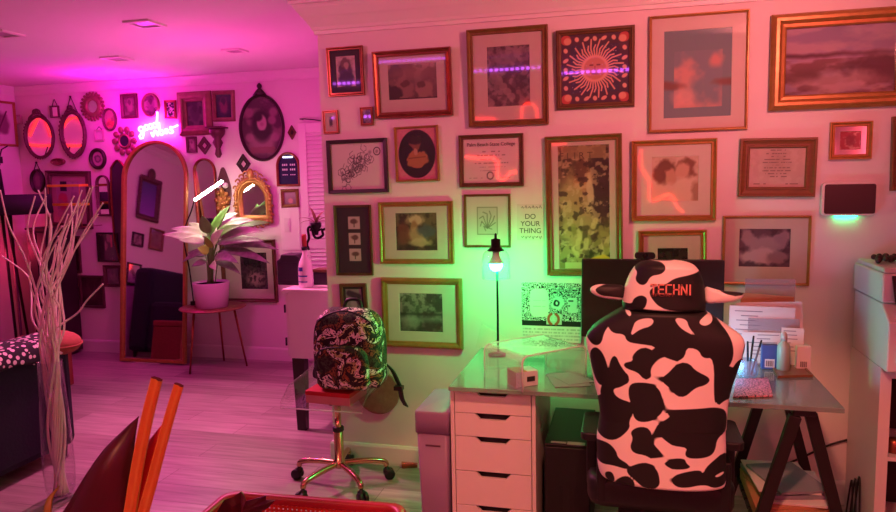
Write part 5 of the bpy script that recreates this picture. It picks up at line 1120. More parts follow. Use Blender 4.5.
# dark pointed mirrors leaning beside it
def lean_panel(label, px0, px1, ptop, zb, fm, inner, y, peak=True):
    a = on_y(px0, ptop, y); b = on_y(px1, ptop, y); zt = a[2]; W = b[0]-a[0]
    t = thing('wall_mirror', label, 'mirror', ((a[0]+b[0])/2, y, zb), (0, 0, 0), GM); Hh = zt-zb
    out = chaikin_pts([(-W/2, Hh*.9), (-W/2, 0), (W/2, 0), (W/2, Hh*.9), (W*.12, Hh), (-W*.12, Hh)], 1) if peak else arch(-W/2, 0, W/2, Hh)
    mb = MB(); mb.mould(out, prof_frame(.014, .02, 'flat')); mb.add([(p[0], -.001, p[1]) for p in out], [tuple(range(len(out)))]); mb.build('frame', fm, t); MB().fan(inset(out, .013), -.008).build('glass', inner, t)
lean_panel('tall dark pointed panel with a gilt edge left of the floor mirror', 109, 127.5, 160, .85, pinkg, mat('dark_panel', '3a1f3c', .3, h2='2e1830'), B-.002)

# ------------------------------------------------------------------ plant on its table with grow light
def leafmesh(mb, base, d0, L, wd, droop, up=(0, 0, 1), fold=.25, n=9, mi=0, curl=0.):
    base = Vector(base); d = Vector(d0).normalized(); u = Vector(up); side = d.cross(u)
    side = side.normalized() if side.length > 1e-4 else Vector((1, 0, 0)); rows = []; p = base.copy()
    for i in range(n+1):
        s = i/n; wv = wd*math.sin(PI*min(1, s**.75))**.85*(1-.15*s) if 0 < s < 1 else .0008
        nn = side.cross(d).normalized(); rows.append([p-side*wv+nn*wv*fold, p-side*wv*.5+nn*wv*fold*.35, p.copy(), p+side*wv*.5+nn*wv*fold*.35, p+side*wv+nn*wv*fold])
        d = (d+Vector((0, 0, -1))*droop/n+side*curl/n).normalized(); p = p+d*(L/n)
    mb.loft([[tuple(q) for q in r] for r in rows], mi, closed=False, caps=False); return p
tcx, tcy, ttz = -3.40, 5.17, .535
t = thing('side_table', 'round copper topped side table on three thin splayed legs', 'table', (tcx, tcy, 0))
r_ = (on_y(240, 304, tcy)[0]-on_y(183, 304, tcy)[0])/2
mos = mat('mosaic_top', 'c08a6a', .3, .5, h2='5a2f22', scale=70, bump=.4)
MB().lathe([(0, ttz-.012), (r_-.01, ttz-.012), (r_, ttz-.006), (r_-.003, ttz), (0, ttz)], n=48).build('table_top', mos, t)
for q in (on_z(190, 374, 0), on_z(247, 366, 0), np.array([-3.47, 5.40, 0])):
    dx, dy = q[0]-tcx, q[1]-tcy; k = .62*r_/math.hypot(dx, dy); MB().tube([(dx, dy, .0), (dx*k, dy*k, ttz-.0125)], [.008, .011], 8).build('leg', copper, t)
pz = ttz+.0008; pp = on_y(212, 312, tcy-.03); pr = (on_y(228, 283, tcy)[0]-on_y(196.5, 283, tcy)[0])/2; ph_ = on_y(212, 282, tcy-.03)[2]-pz
t = thing('potted_plant', 'leafy green plant in a pale ribbed pot on the side table', 'plant', (pp[0], tcy-.02, pz)); PX, PY = pp[0], tcy-.02
MB().lathe([(0, 0), (pr*.82, 0), (pr*.86, .006), (pr, ph_-.01), (pr, ph_), (pr-.008, ph_), (pr-.012, ph_-.02), (0, ph_-.02)], n=40).build('pot', mat('pale_ceramic', 'd8cfd4', .4, h2='cec4ca'), t)
MB().lathe([(0, ph_-.0185), (pr-.013, ph_-.0185)], n=30).build('soil', mat('soil', '2a201c', .95, bump=.6, scale=60), t)
def leaf_mat(nm, a, b, sc):
    return mat(nm, a, .45, h2=b, scale=sc, coat=.15)
lm = [leaf_mat('leaf_variegated', 'e2e6d0', '7a9a62', 14), leaf_mat('leaf_green', '6aa844', '48803a', 9), leaf_mat('leaf_dark', '4a6a48', 'a8b49c', 22), leaf_mat('leaf_lime', 'a8d44c', '84b43c', 8)]
rr = np.random.RandomState(5)
def px_leaf(bx, bz, tx, tz, dy, wd, mi, droop=.5):   # base height/offset and tip in photo pixels, tip depth offset
    st = Vector((rr.uniform(-.03, .03), rr.uniform(-.03, .03), ph_-.02)); b = on_y(bx, bz, PY+dy*.5); b = Vector((b[0]-PX, dy*.5, b[2]-pz)); e = on_y(tx, tz, PY+dy); e = Vector((e[0]-PX, dy, e[2]-pz))
    L = MB(); mid = st.lerp(b, .5)+Vector((0, 0, .03)); L.tube(spline([tuple(st), tuple(mid), tuple(b)], 4), .0045, 6, mi=1)
    v = e-b; d = v.normalized()+Vector((0, 0, droop*.5)); leafmesh(L, b, d, v.length*1.06, wd*1.05, droop, up=(.1, -.75, .66), fold=.18, n=10); L.build('leaf', [lm[mi], lm[1]], t, solid=.0012)
for a in ((206,242,165,234,-.12,.05,0,.35), (205,236,172,228,-.05,.045,0,.4), (208,234,203,216,-.1,.055,1,.8), (214,232,252,219,-.06,.055,0,.5), (218,236,268,221,.03,.05,1,.5), (216,244,262,240,-.15,.045,2,.4), (222,246,276,248,-.05,.045,2,.5), (209,252,198,248,-.16,.05,3,.5),
          (207,262,192,266,-.1,.035,2,.7), (214,258,238,262,-.17,.045,2,.8), (212,246,222,228,-.12,.05,0,.8), (215,262,240,274,-.1,.04,2,.9), (206,256,188,252,.04,.045,2,.6), (210,230,236,212,.04,.05,0,.6), (213,240,200,232,.08,.05,1,.6), (217,252,256,256,.02,.04,2,.5), (211,264,216,270,-.18,.035,0,1.), (210,238,228,206,-.02,.05,1,.5), (219,238,262,230,-.08,.05,0,.5), (204,242,180,240,-.15,.045,0,.5), (208,250,183,262,-.05,.04,2,.6), (220,250,268,262,-.06,.045,2,.5), (215,238,240,224,-.14,.05,1,.7), (207,236,190,222,.02,.045,0,.6), (211,248,206,236,-.2,.04,3,.8)): px_leaf(*a)
# grow light
gy = PY-.05; a = on_y(195, 200, gy); b = on_y(222.5, 181, gy)
t = thing('grow_light', 'white glowing bar grow light on a black gooseneck clipped to the table', 'lamp', (tcx-r_*.75, tcy+.03, ttz+.001))
ob = np.array([tcx-r_*.75, tcy+.03, ttz+.001]); av, bv = a-ob, b-ob
m_ = MB(); m_.box((-.02, -.02, 0), (.02, .02, .035)); m_.build('clip', black, t, bevel=.004)
MB().tube(spline([(0, 0, .035), (-.02, 0, .3), (-.04, -.02, .6), tuple(av+np.array([-.05, .02, -.08])), tuple(av+np.array([-.005, 0, -.002]))], 8), .006, 8).build('gooseneck', black, t)
MB().tube([tuple(av+np.array([0, .006, .012])), tuple(bv+np.array([0, .006, .012]))], .011, 10).build('housing', black, t)
MB().tube([tuple(av), tuple(bv)], .011, 12).build('light_bar', emis('grow_white', (1., .82, .62), 150), t)

# ------------------------------------------------------------------ white cabinet by the corner
ky = 3.92; x0 = on_y(288.5, 320, ky)[0]; zb = on_y(289, 358, ky)[2]; zt = on_y(289, 289, ky)[2]
t = thing('side_cabinet', 'white side cabinet on dark legs tucked behind the wall corner', 'cabinet', (x0, ky, 0)); kw = GX-.03-x0; kd = .55
MB().box((0, 0, zb), (kw, kd, zt-.02)).build('body', white, t, bevel=.003); MB().box((-.03, -.012, zt-.0195), (kw+.012, kd+.01, zt)).build('top', white, t, bevel=.003)
MB().box((-.018, .01, zb+.01), (-.0008, kd-.01, zt-.03)).build('door', white, t, bevel=.002)
m_ = MB(); m_.box((-.026, -.004, zb+.08), (-.0185, .008, zb+.13)); m_.box((-.026, -.004, zt-.15), (-.0185, .008, zt-.1)); m_.build('hinge', black, t)
q0, q1 = on_y(293, 380, ky)[0]-x0, on_y(305, 380, ky)[0]-x0
for lx_ in (q0, kw-.07):
    for ly_ in (.0, kd-.06):
        w_ = q1-q0; MB().loft([[(lx_+w_/2+sx*w_*k, ly_+.03+sy*.03*k*2, z) for sx, sy in ((-1, -1), (1, -1), (1, 1), (-1, 1))] for z, k in ((0, .36), (zb-.0008, .5))], smooth=False).build('leg', darkw, t)
kz = zt+.001
def onk(px, py, y): return on_y(px, py, y)
a = onk(280, 287, 4.1); b = onk(301, 254, 4.1); t = thing('speaker_box', 'dark boxy speaker standing on the white side cabinet', 'speaker', (a[0]+.005, 4.06, kz)); W, Hh = b[0]-a[0], b[2]-kz
MB().prism([(0, 0), (W, 0), (W, Hh*.9), (W*.86, Hh), (W*.2, Hh), (W*.14, Hh*.86), (0, Hh*.8)], 0, .14).build('housing', mat('dark_box', '2e2230', .6, h2='261c28'), t, bevel=.006); MB().box((.015, -.003, .02), (W-.015, -.0005, Hh*.74)).build('grille', mat('grille_cloth', '2a1e2c', .9, bump=.5, scale=200), t)
a = onk(307.5, 286, 4.02); b = onk(307.5, 231, 4.02); Hh = b[2]-kz; W = (onk(314.5, 270, 4.02)-onk(301.5, 270, 4.02))[0]/2
t = thing('glass_bottle', 'big frosted white bottle with blue marks and a red and black neck', 'bottle', (a[0], 4.0, kz))
MB().lathe([(0, 0), (W*.95, 0), (W, .01), (W, Hh*.34), (W*.85, Hh*.44), (W*.42, Hh*.56), (W*.3, Hh*.64), (W*.28, Hh*.66), (0, Hh*.66)], n=32).build('body', mat('frosted_bottle', 'e4d8e0', .25, h2='d8ccd6'), t)
MB().lathe([(W*.36, Hh*.662), (W*.4, Hh*.67), (W*.4, Hh*.72), (W*.36, Hh*.73)], n=24).build('black_ring', black, t); MB().lathe([(W*.34, Hh*.7305), (W*.34, Hh*.92), (W*.28, Hh*.95), (0, Hh*.95)], n=24).build('red_neck', mat('red_foil', 'b03028', .4, h2='8a221e'), t)
m_ = MB(); 
for (z0, z1, a0, a1) in ((.3, .37, -2.3, -1.5), (.2, .225, -2.4, -.9), (.1, .12, -2.4, -.9)):
    m_.loft([[((W+.001)*math.cos(q), (W+.001)*math.sin(q), Hh*z) for q in np.linspace(a0, a1, 10)] for z in (z0, z1)], closed=False, caps=False)
m_.build('blue_mark', mat('blue_ink', '3a4aa0', .5), t)
a = onk(315, 287, 4.12); b = onk(327, 269, 4.12); t = thing('trinket_box', 'small dark box right of the frosted bottle on the cabinet', 'box', (a[0], 4.1, kz)); MB().box((0, 0, 0), (b[0]-a[0]+.04, .1, (b[2]-kz)*.8)).build('box', mat('dark_box', '2e2230'), t, bevel=.003); MB().box((-.003, -.003, (b[2]-kz)*.8+.0005), (b[0]-a[0]+.043, .103, b[2]-kz)).build('lid', bronze, t, bevel=.003)
# scrolled sconce with air plant on the return wall
yv = 4.3; a = onk(316, 226, yv); t = thing('hanging_plant_bracket', 'black scrolled bracket holding a dry spiky air plant near the louvred door', 'bracket', (a[0], yv, a[2])); reach = GX-a[0]
P2 = lambda px, py: tuple((onk(px, py, yv)-a)[[0, 1, 2]])
m_ = MB(); m_.tube(spline([P2(309, 250), P2(307, 244), P2(309, 238), P2(308, 229), P2(311, 227), P2(314, 236), P2(318, 238), P2(323, 235), P2(325, 229), (reach*.7, 0, -.02), (reach-.001, 0, -.02)], 6), .009, 8); m_.tube(spline([P2(310, 230), P2(316, 231), P2(322, 229)], 6), .007, 8); m_.build('scroll', blackm, t)
MB().lathe([(.012, -.06), (.018, -.03), (.035, -.005), (.038, .02), (.03, .025), (0, .02)], n=18).build('cup', blackm, t)
for i, (tx, ty, dy) in enumerate(((303, 224, 0), (306, 219, -.05), (310, 212, .03), (322, 218, -.04), (326, 219, .05), (328, 224, 0), (319, 214, .06))):
    e = Vector(P2(tx, ty)); e.y = dy; L = MB(); leafmesh(L, (0, 0, .02), e.normalized()+Vector((0, 0, .5)), e.length*1.25, .012, 1.1, n=8); L.build('leaf', mat('dry_leaf', '9a7a5a', .7, h2='7a5a40', scale=30), t, solid=.001)

# ------------------------------------------------------------------ left: sofa, willow vase, lamp, tripod, dark case
SXR = -3.14; t = thing('sofa', 'dark navy sofa with its back towards the desk', 'sofa', (-3.62, 2.45, 0))
def soft(mb, a, b, r=.05): pass
MB().box((.26, -.9, .06), (.48, .88, .70)).build('backrest', navy, t, bevel=.05)
MB().box((-.46, .66, .06), (.255, .88, .60)).build('armrest', navy, t, bevel=.05); MB().box((-.46, -.9, .06), (.255, -.68, .60)).build('armrest', navy, t, bevel=.05)
MB().box((-.46, -.675, .06), (.255, .655, .30)).build('seat_base', navy, t, bevel=.02)
for y0 in (-.67, -.005): MB().box((-.47, y0, .302), (.25, y0+.655, .44)).build('seat_cushion', navy, t, bevel=.04)
for x in (-.4, .42):
    for y in (-.84, .82): MB().lathe([(.02, 0), (.026, .0595)], (x, y, 0), 12).build('leg', darkw, t)
# dotted throw over the back
def throw():
    m = bpy.data.materials.new('dotted_cloth'); m.use_nodes = True; nt = m.node_tree; N = nt.nodes; K = nt.links; b = N['Principled BSDF']; b.inputs['Roughness'].default_value = .9
    tc = N.new('ShaderNodeTexCoord'); vo = N.new('ShaderNodeTexVoronoi'); vo.inputs['Scale'].default_value = 30; K.new(tc.outputs['Object'], vo.inputs['Vector']); rp = N.new('ShaderNodeValToRGB'); rp.color_ramp.interpolation = 'CONSTANT'; rp.color_ramp.elements[0].color = L4('d8c4c8'); rp.color_ramp.elements[1].position = .36; rp.color_ramp.elements[1].color = L4('15111c'); K.new(vo.outputs['Distance'], rp.inputs[0]); K.new(rp.outputs[0], b.inputs['Base Color'])
    mb = MB(); rows = []
    for j in range(30):
        y = 1.95+1.36*j/29; w_ = .012*math.sin(j*1.7)+.006*math.sin(j*.6)
        xs = [(-3.72-.03*math.sin(j*.5), .47+w_*.6), (-3.55, .465+.02*math.sin(j*.9)), (-3.43, .56+w_), (-3.395, .66), (-3.36, .716), (-3.29, .722+abs(w_)*.6), (-3.2, .72+abs(w_)*.5), (-3.145, .714), (-3.118, .67), (-3.112-.5*abs(w_), .62+.018*math.sin(j*.7))]
        rows.append([(x+3.3, y-2.6, z) for x, z in spline(xs, 3)])
    mb.loft(rows, closed=False, caps=False); o = mb.build('throw_blanket', m, None, (-3.3, 2.6, 0), solid=.006); tag(o, 'black throw with white dots draped over the navy sofa back', 'blanket')
throw()
rust = mat('rust_fabric', '9a4a3a', .85, h2='7c3a2e', scale=40, bump=.2)
t = thing('throw_pillow', 'rust orange cushion on the far arm end of the navy sofa', 'cushion', (-3.2, 3.30, .668), (0, .1, .2)); m_ = MB(); m_.ell((0, 0, 0), (.12, .13, .068), 24, 12); m_.build('cover', rust, t)
m_ = MB(); m_.tube([(.121*math.cos(q), .131*math.sin(q), 0) for q in np.linspace(0, 2*PI, 40)[:-1]], .005, 6, closed=True); m_.build('piping', rust, t)
p = on_y(21, 325, 2.75); t = thing('throw_pillow', 'small pink cushion on the dotted throw', 'cushion', (-3.60, 2.62, .565), (0, -.5, .1))
m_ = MB(); m_.ell((0, 0, 0), (.17, .17, .075), 24, 12); m_.build('cover', mat('pink_fabric', 'b0607e', .9, h2='9a5070', scale=60, bump=.2), t); m_ = MB(); m_.tube([(.171*math.cos(q), .171*math.sin(q), 0) for q in np.linspace(0, 2*PI, 40)[:-1]], .006, 6, closed=True); m_.build('piping', mat('pink_fabric', 'b0607e'), t)

vx, vy = -2.775, 2.80
t = thing('glass_vase', 'tall clear glass floor vase holding white willow branches', 'vase', (vx, vy, 0))
MB().lathe([(0, 0), (.05, 0), (.056, .006), (.068, .05), (.074, .16), (.066, .45), (.056, .71), (.053, .71), (.063, .45), (.071, .16), (.065, .055), (.05, .02), (0, .018)], n=40).build('vessel', glass('vase_glass', (.97, .96, .97), 1.0, .03, .0, 'd8c8d0'), t)
willow = mat('white_willow', 'f2e6e0', .6, h2='e4d4cc', scale=30)
tips = [(0, 190, -.1), (2, 256, .1), (30, 262, -.06), (35, 196, .0), (38, 190, .1), (45, 188, -.05), (46, 196, .06), (50, 214, -.1), (58, 236, .1), (62, 226, -.1), (68, 214, 0), (71, 200, .1), (74, 196, -.1), (76, 206, .04), (79, 198, -.03), (82, 190, .1), (84, 200, -.12), (90, 188, .05), (93, 186, -.06), (98, 214, .1), (103, 203, -.02), (103, 284, .0), (56, 244, .0), (66, 238, -.06)]
wl = ['white willow branch curving furthest to the left out of the vase', 'white willow branch bending down at the left edge of the photo']
for i, (tx, ty, dy) in enumerate(tips):
    e = on_y(tx, ty, vy+dy); a = rr.rand()*2*PI; b0 = (vx+.032*math.cos(a), vy+.032*math.sin(a), .024); b1 = (vx+.045*math.cos(a+2), vy+.035*math.sin(a+2), .36); nk = (vx+.02*math.cos(a+3.4)+(.022 if tx > 57 else -.022), vy+.02*math.sin(a+3.4), .72)
    E_ = np.array(e); nkv = np.array(nk); pts = [b0, b1, nk]; out_ = (E_-nkv); amp = .035*(1 if i % 2 else -1)*(.6+.8*rr.rand())
    for s in (.2, .4, .6, .8):
        q = nkv+out_*s; q[0] += -(E_[0]-vx)*.28*math.sin(s*PI)+amp*math.sin(s*8+i*1.3); q[1] += .03*math.sin(s*7+i*2); pts.append(tuple(q))
    pts.append(tuple(e)); P = spline(pts, 7); k = len(P); mb = MB(); o_ = np.array([vx, vy, 0]); mb.tube([tuple(np.array(p)-o_) for p in P], [.0066-.0032*j/k for j in range(k)], 6)
    o = mb.build('willow_branch', willow, None, (vx, vy, 0)); side = 'left' if tx < 57 else 'right'
    tag(o, 'one white curly willow branch in the bundle standing in the tall glass vase', 'branch', 'white willow branches in the vase')

# drum lamp, tripod, tall dark case
a = on_y(-22, 195, 5.0); b = on_y(40, 195, 5.0); c = (a+b)/2; r_ = (b[0]-a[0])/2; z1 = c[2]; z0 = on_y(10, 214, 5.0)[2]
t = thing('floor_lamp', 'unlit floor lamp with a wide black drum shade by the left wall', 'lamp', (c[0], 5.0, 0))
MB().lathe([(r_-.006, z0), (r_, z0), (r_*.97, z1), (r_*.97-.006, z1), (r_-.006, z0)], n=40).build('lamp_shade', mat('black_shade', '1d1220', .8), t); MB().lathe([(0, 0), (.14, 0), (.14, .02), (.012, .03), (.012, z0+.05), (0, z0+.05)], n=24).build('pole', darkw, t)
m_ = MB(); m_.box((-r_+.004, -.006, z0+.03), (r_-.004, .006, z0+.04)); m_.build('spider_bar', darkw, t)
hd_ = on_y(12, 166, 5.3); t = thing('camera_tripod', 'black tripod with a small head standing behind the drum lamp', 'tripod', (hd_[0]+.02, 5.12, 0)); tz = hd_[2]
m_ = MB(); m_.lathe([(.018, tz-.16), (.018, tz), (.03, tz+.005), (.03, tz+.02), (0, tz+.02)], n=14); m_.build('centre_column', black, t)
for i, (dx, dy) in enumerate(((-.1, -.1), (.2, -.14), (.02, .17))): MB().tube([(dx, dy, .004), (dx*.06, dy*.1, tz-.03)], [.011, .014], 8).build('leg', black, t)
m_ = MB(); m_.box((-.04, -.03, tz+.021), (.04, .03, tz+.08)); m_.tube([(.03, 0, tz+.05), (.1, -.03, tz+.14), (.16, -.02, tz+.17)], .006, 6); m_.tube([(0, 0, tz+.08), (.05, 0, tz+.2)], .006, 6); m_.build('head', black, t)
a = on_y(27, 228, B-.35); b = on_y(47, 228, B-.35); t = thing('dark_case', 'tall dark wooden case behind the willow branches', 'cabinet', (a[0], B-.35, 0)); W, Hh = b[0]-a[0], a[2]
plum = mat('plum_wood', '33182a', .5, h2='281220', scale=12)
MB().box((0, 0, .03), (W, .31, Hh-.02)).build('body', plum, t, bevel=.003); MB().box((-.015, -.015, Hh-.0195), (W+.015, .315, Hh)).build('top', plum, t, bevel=.003)
for s in (0, 1): d = MB().box((.012+s*(W/2-.008), -.016, .06), (W/2-.008+s*(W/2-.008), -.0008, Hh-.04)).build('door', plum, t, bevel=.002); MB().ell((W/2-.03+s*.052, -.024, Hh*.5), .009, 10, 8).build('knob', gold, d)
for x in (.03, W-.07): MB().box((x, .03, 0), (x+.04, .28, .0295)).build('foot', plum, t)
# gilt bars built in place of a shelf reflection in the framed glass
a = on_y(52, 184.5, B-.2); b = on_y(83, 184.5, B-.2); t = thing('reflected_bars', 'thin gilt two tier bars standing in for a reflection in the rose wood frame', 'shelf', (a[0], B-.2, 0)); W2 = b[0]-a[0]; zz = [on_y(60, y, B-.25)[2] for y in (184.5, 203.5)]; zl = on_y(53, 227, B-.25)[2]
m_ = MB()
for x in (0, W2):
    m_.tube([(x, .197, zl), (x, -.05, zl), (x, -.05, zz[0]-.02), (x, .197, zz[0]-.02)], .004, 6)
m_.build('upright', gold, t)
for z in zz: MB().box((-.006, -.056, z-.022), (W2+.006, .056, z+.0)).build('tier', mat('yellow_brass', 'f0d040', .4, .1, h2='e0c030'), t, bevel=.002)

# ------------------------------------------------------------------ things on the left wall that the floor mirror shows
def mirror_hit(px, py):
    zt = 0; n = np.array([0, -math.cos(TH), math.sin(TH)]); p0 = np.array([-4.07, 5.30, .02]); r = ray(px, py); k = n.dot(p0-CAM)/n.dot(r); h_ = CAM+r*k; q = r-2*r.dot(n)*n; s = (LX+.02-h_[0])/q[0]; return h_+q*s
def lw_frame(label, px0, py0, px1, py1, fm, fn, w=.03, mw=0., mir=False, name='picture_frame'):
    a = mirror_hit(px0, py0); b = mirror_hit(px1, py1); W = abs(a[1]-b[1]); Hh = abs(a[2]-b[2])
    t = thing(name, label, 'mirror' if mir else 'framed picture', (LX+.0015, (a[1]+b[1])/2, (a[2]+b[2])/2), (0, 0, PI/2), 'framed pictures on the left wall'); out = rect(-W/2, -Hh/2, W/2, Hh/2)
    MB().mould(out, prof_frame(w, .025, 'round')).build('frame', fm, t)
    if mir: MB().fan(inset(out, w*.9), -.006).build('mirror_glass', mirror, t)
    else: art_grid('print', -W/2+w*.9, -Hh/2+w*.9, W/2-w*.9, Hh/2-w*.9, -.006, fn, t)
    return t, W, Hh
t, W, Hh = lw_frame('upright carved mirror with a purple tint on the left wall', 150, 178, 165, 222, rosew, lambda p: p.grad('8a4ac8', '4a3a8a'), .04)
m_ = MB()
for i in range(40):
    s = i/40*4; k = int(s); f_ = s-k; x, z = [(-W/2+W*f_, Hh/2), (W/2, Hh/2-Hh*f_), (W/2-W*f_, -Hh/2), (-W/2, -Hh/2+Hh*f_)][k]; m_.ell((x, -.03, z), (.025, .015, .03), 8, 6)
m_.ell((0, -.03, Hh/2+.06), (.07, .02, .08), 12, 8); m_.build('carving', rosew, t)
lw_frame('small dark framed print low on the left wall', 138, 262, 149, 285, darkw, p_ink, .02)
lw_frame('little print in a dark frame under the carved mirror on the left wall', 143, 232, 152, 248, darkw, p_generic(91, 'a08090', '5a3a50', '7a5a70'), .02)
lw_frame('brown picture on the left wall beside the carved mirror', 160, 228, 171, 252, brown, p_generic(93, '8a5a60', '6a3a48', '77505a'), .025)
t = thing('armchair', 'dark blue armchair against the left wall opposite the floor mirror', 'armchair', (-4.95, 3.45, 0))
MB().box((-.42, -.5, .06), (-.18, .5, 1.0)).build('backrest', navy, t, bevel=.06); MB().box((-.17, -.3, .08), (.42, .3, .44)).build('seat', navy, t, bevel=.05)
for s in (-1, 1): MB().box((-.175, s*.4-.098, .06), (.42, s*.4+.098, .62)).build('armrest', navy, t, bevel=.05)
for x in (-.36, .36):
    for y in (-.42, .42): MB().lathe([(.018, 0), (.024, .059)], (x, y, 0), 10).build('leg', darkw, t)
t = thing('storage_chest', 'rust red chest on the floor in front of the dark blue armchair', 'chest', (-4.42, 4.25, 0), (0, 0, .2)); MB().box((-.2, -.25, 0), (.2, .25, .34)).build('body', rust, t, bevel=.01); MB().box((-.205, -.255, .3405), (.205, .255, .40)).build('lid', rust, t, bevel=.01)
# red tent-shaped neon on the left wall, mirrored in the oval mirror
def mpt(px, py):
    h_ = on_y(px, py, B-.03); r = ray(px, py); n = np.array([math.sin(math.radians(9)), -math.cos(math.radians(9)), 0]); q = r-2*r.dot(n)*n; s = (LX+.03-h_[0])/q[0]; return h_+q*s
t = thing('neon_arrow', 'red neon loop sign on the left wall mirrored in the oval glass', 'neon sign', (LX+.001, 4.4, 1.6)); o_ = np.array([LX+.001, 4.4, 1.6]); redd = emis('neon_red_soft', (1., .02, .03), 4)
m_ = MB()
for st in ([(32, 136), (35.5, 126), (38, 119), (41, 117), (44, 119), (47, 127), (50, 137)], [(31, 144.5), (41, 145.5), (52, 145)]): m_.tube(spline([tuple(mpt(*q)-o_) for q in st], 5), .014, 8)
m_.build('neon_tube', redd, t); m_ = MB(); q = mpt(41, 117)-o_; m_.tube([(0, q[1], q[2]), tuple(q)], .006, 6); q = mpt(41, 145)-o_; m_.tube([(0, q[1], q[2]), tuple(q)], .006, 6); m_.build('standoff', white, t)

# ------------------------------------------------------------------ foreground plant and basket
fy = 1.15
def PF(px, py, y=fy): return Vector(tuple(on_y(px, py, y)))
bot = PF(112, 640); 
t = thing('plant_stand', 'round dark plant stand below the photo edge', 'stand', (bot.x, fy, 0)); sz = bot.z-.14
MB().lathe([(0, sz-.02), (.16, sz-.02), (.165, sz-.01), (.16, sz), (0, sz)], n=36).build('table_top', darkw, t)
for i in range(3): a = 2*PI*i/3+.4; MB().tube([(.17*math.cos(a), .17*math.sin(a), 0), (.1*math.cos(a), .1*math.sin(a), sz-.0205)], [.012, .014], 8).build('leg', darkw, t)
t = thing('red_plant', 'red leaved plant with cut orange stalks in the foreground', 'plant', (bot.x, fy, sz+.001)); o_ = Vector((bot.x, fy, sz+.001))
MB().lathe([(0, 0), (.09, 0), (.1, .01), (.115, .13), (.105, .13), (.1, .11), (0, .11)], n=36).build('pot', mat('plum_pot', '4a2430', .4), t); MB().lathe([(0, .1105), (.1, .1105)], n=24).build('soil', mat('soil', '2a201c'), t)
def blade(name, edgeL, edgeR, tip, base_y, m, fold=.02, y=fy):
    """long leaf from its two edges (photo pixels, bottom to top); gets its own depth, fold and thickness"""
    L = spline([tuple(PF(*p, y)-o_) for p in edgeL]+[tuple(PF(*tip, y)-o_)], 6); Rr = spline([tuple(PF(*p, y)-o_) for p in edgeR]+[tuple(PF(*tip, y)-o_)], 6)
    n = min(len(L), len(Rr)); rows = []
    for i in range(n):
        a, b = Vector(L[i*len(L)//n] if i < n-1 else L[-1]), Vector(Rr[i*len(Rr)//n] if i < n-1 else Rr[-1]); w_ = (b-a).length; row = []
        for k in range(7):
            s = k/6; q = a.lerp(b, s); q.y += -fold*math.cos((s-.5)*PI)*min(1, w_/.1)*1.5+ .06*(i/n)**2; row.append(tuple(q))
        rows.append(row)
    mb = MB(); mb.loft(rows, closed=False, caps=False); return mb.build(name, m, t, solid=.003)
blade('leaf', [(98, 640), (40, 560), (66, 505), (92, 460), (110, 438)], [(124, 640), (131, 560), (130, 505), (127, 460), (124, 440)], (120, 426), 0, mat('dark_red_leaf', '5a0f22', .4, h2='42091a', scale=8, stretch=(3, 3, 1)))
blade('leaf', [(104, 640), (114, 560), (122, 505), (134, 460), (147, 436)], [(122, 640), (132, 560), (140, 500), (152, 454), (157, 436)], (159.5, 420), 0, mat('bright_red_leaf', 'e01a28', .4, h2='c41420', scale=10), .01, fy+.05)
blade('leaf', [(60, 640), (44, 560), (35.5, 512)], [(70, 640), (54, 560), (42.5, 512)], (39, 497), 0, mat('yellow_leaf', 'a8842c', .5, h2='8a6a20', scale=10), .01, fy-.02)
def stalk(pts, r0, r1):
    P = spline([tuple(PF(*p)-o_) for p in pts], 6); k = len(P); rings = []
    ax = (Vector(P[-1])-Vector(P[-2])).normalized(); sd = ax.cross(Vector((0, 1, 0))).normalized()
    sec = [(-1, -.25), (-.6, -.55), (0, -.3), (.6, -.55), (1, -.2), (.8, .4), (0, .6), (-.8, .4)]
    for i, p in enumerate(P): r = r0+(r1-r0)*i/(k-1); rings.append([tuple(Vector(p)+sd*u*r+Vector((0, 1, 0))*v*r) for u, v in sec])
    mb = MB(); mb.loft(rings, smooth=False); o = mb.build('stalk', [mat('orange_stalk', 'eaa044', .45, h2='d86a30', scale=14, stretch=(4, 4, 1))], t, bevel=.001)
    mb = MB(); mb.loft([[tuple(Vector(q)+ax*.0006+(Vector(P[-1])-Vector(q))*s) for q in rings[-1]] for s in (.0, .85)], caps=False); mb.loft([[tuple(Vector(q)+(Vector(P[-1])-Vector(q))*.4-ax*.0 +ax*.0008) for q in rings[-1]], [tuple(Vector(q)+(Vector(P[-1])-Vector(q))*.45+ax*.0009) for q in rings[-1]]]); mb.build('cut_end', mat('cut_stalk', '6a2018', .7), o)
stalk([(110, 640), (126, 540), (137, 470), (147, 420), (157, 379)], .015, .0125)
stalk([(118, 640), (137, 540), (152, 482), (166, 430), (179, 385)], .0135, .0105)

# red perforated basket on the floor
zr = .42; A = on_z(235, 494, zr); Bq = on_z(398, 507, zr); bw_ = Bq[0]-A[0]+.06; bd = .42; bcx = (A[0]+Bq[0])/2; ytop = (A[1]+Bq[1])/2+.02
redp = mat('red_plastic', 'd83438', .4, h2='cc2c32', scale=6)
t = thing('laundry_basket', 'red perforated plastic basket standing on the floor in the foreground', 'basket', (bcx, ytop-bd/2, 0), (0, 0, math.atan2(Bq[1]-A[1], Bq[0]-A[0])))
def rb(k, z, r=.06): return [(x, y, z) for x, y in rrect(-bw_/2+k, -bd/2+k, bw_/2-k, bd/2-k, r, 6)]
MB().loft([rb(-.012, zr-.03), rb(-.014, zr-.012), rb(-.008, zr), rb(.012, zr), rb(.018, zr-.01), rb(.018, zr-.03)], caps=False).build('rim', redp, t)
MB().prism(rrect(-bw_/2+.06, -bd/2+.06, bw_/2-.06, bd/2-.06, .05, 6), .002, .008, axis='z').build('bottom', redp, t)
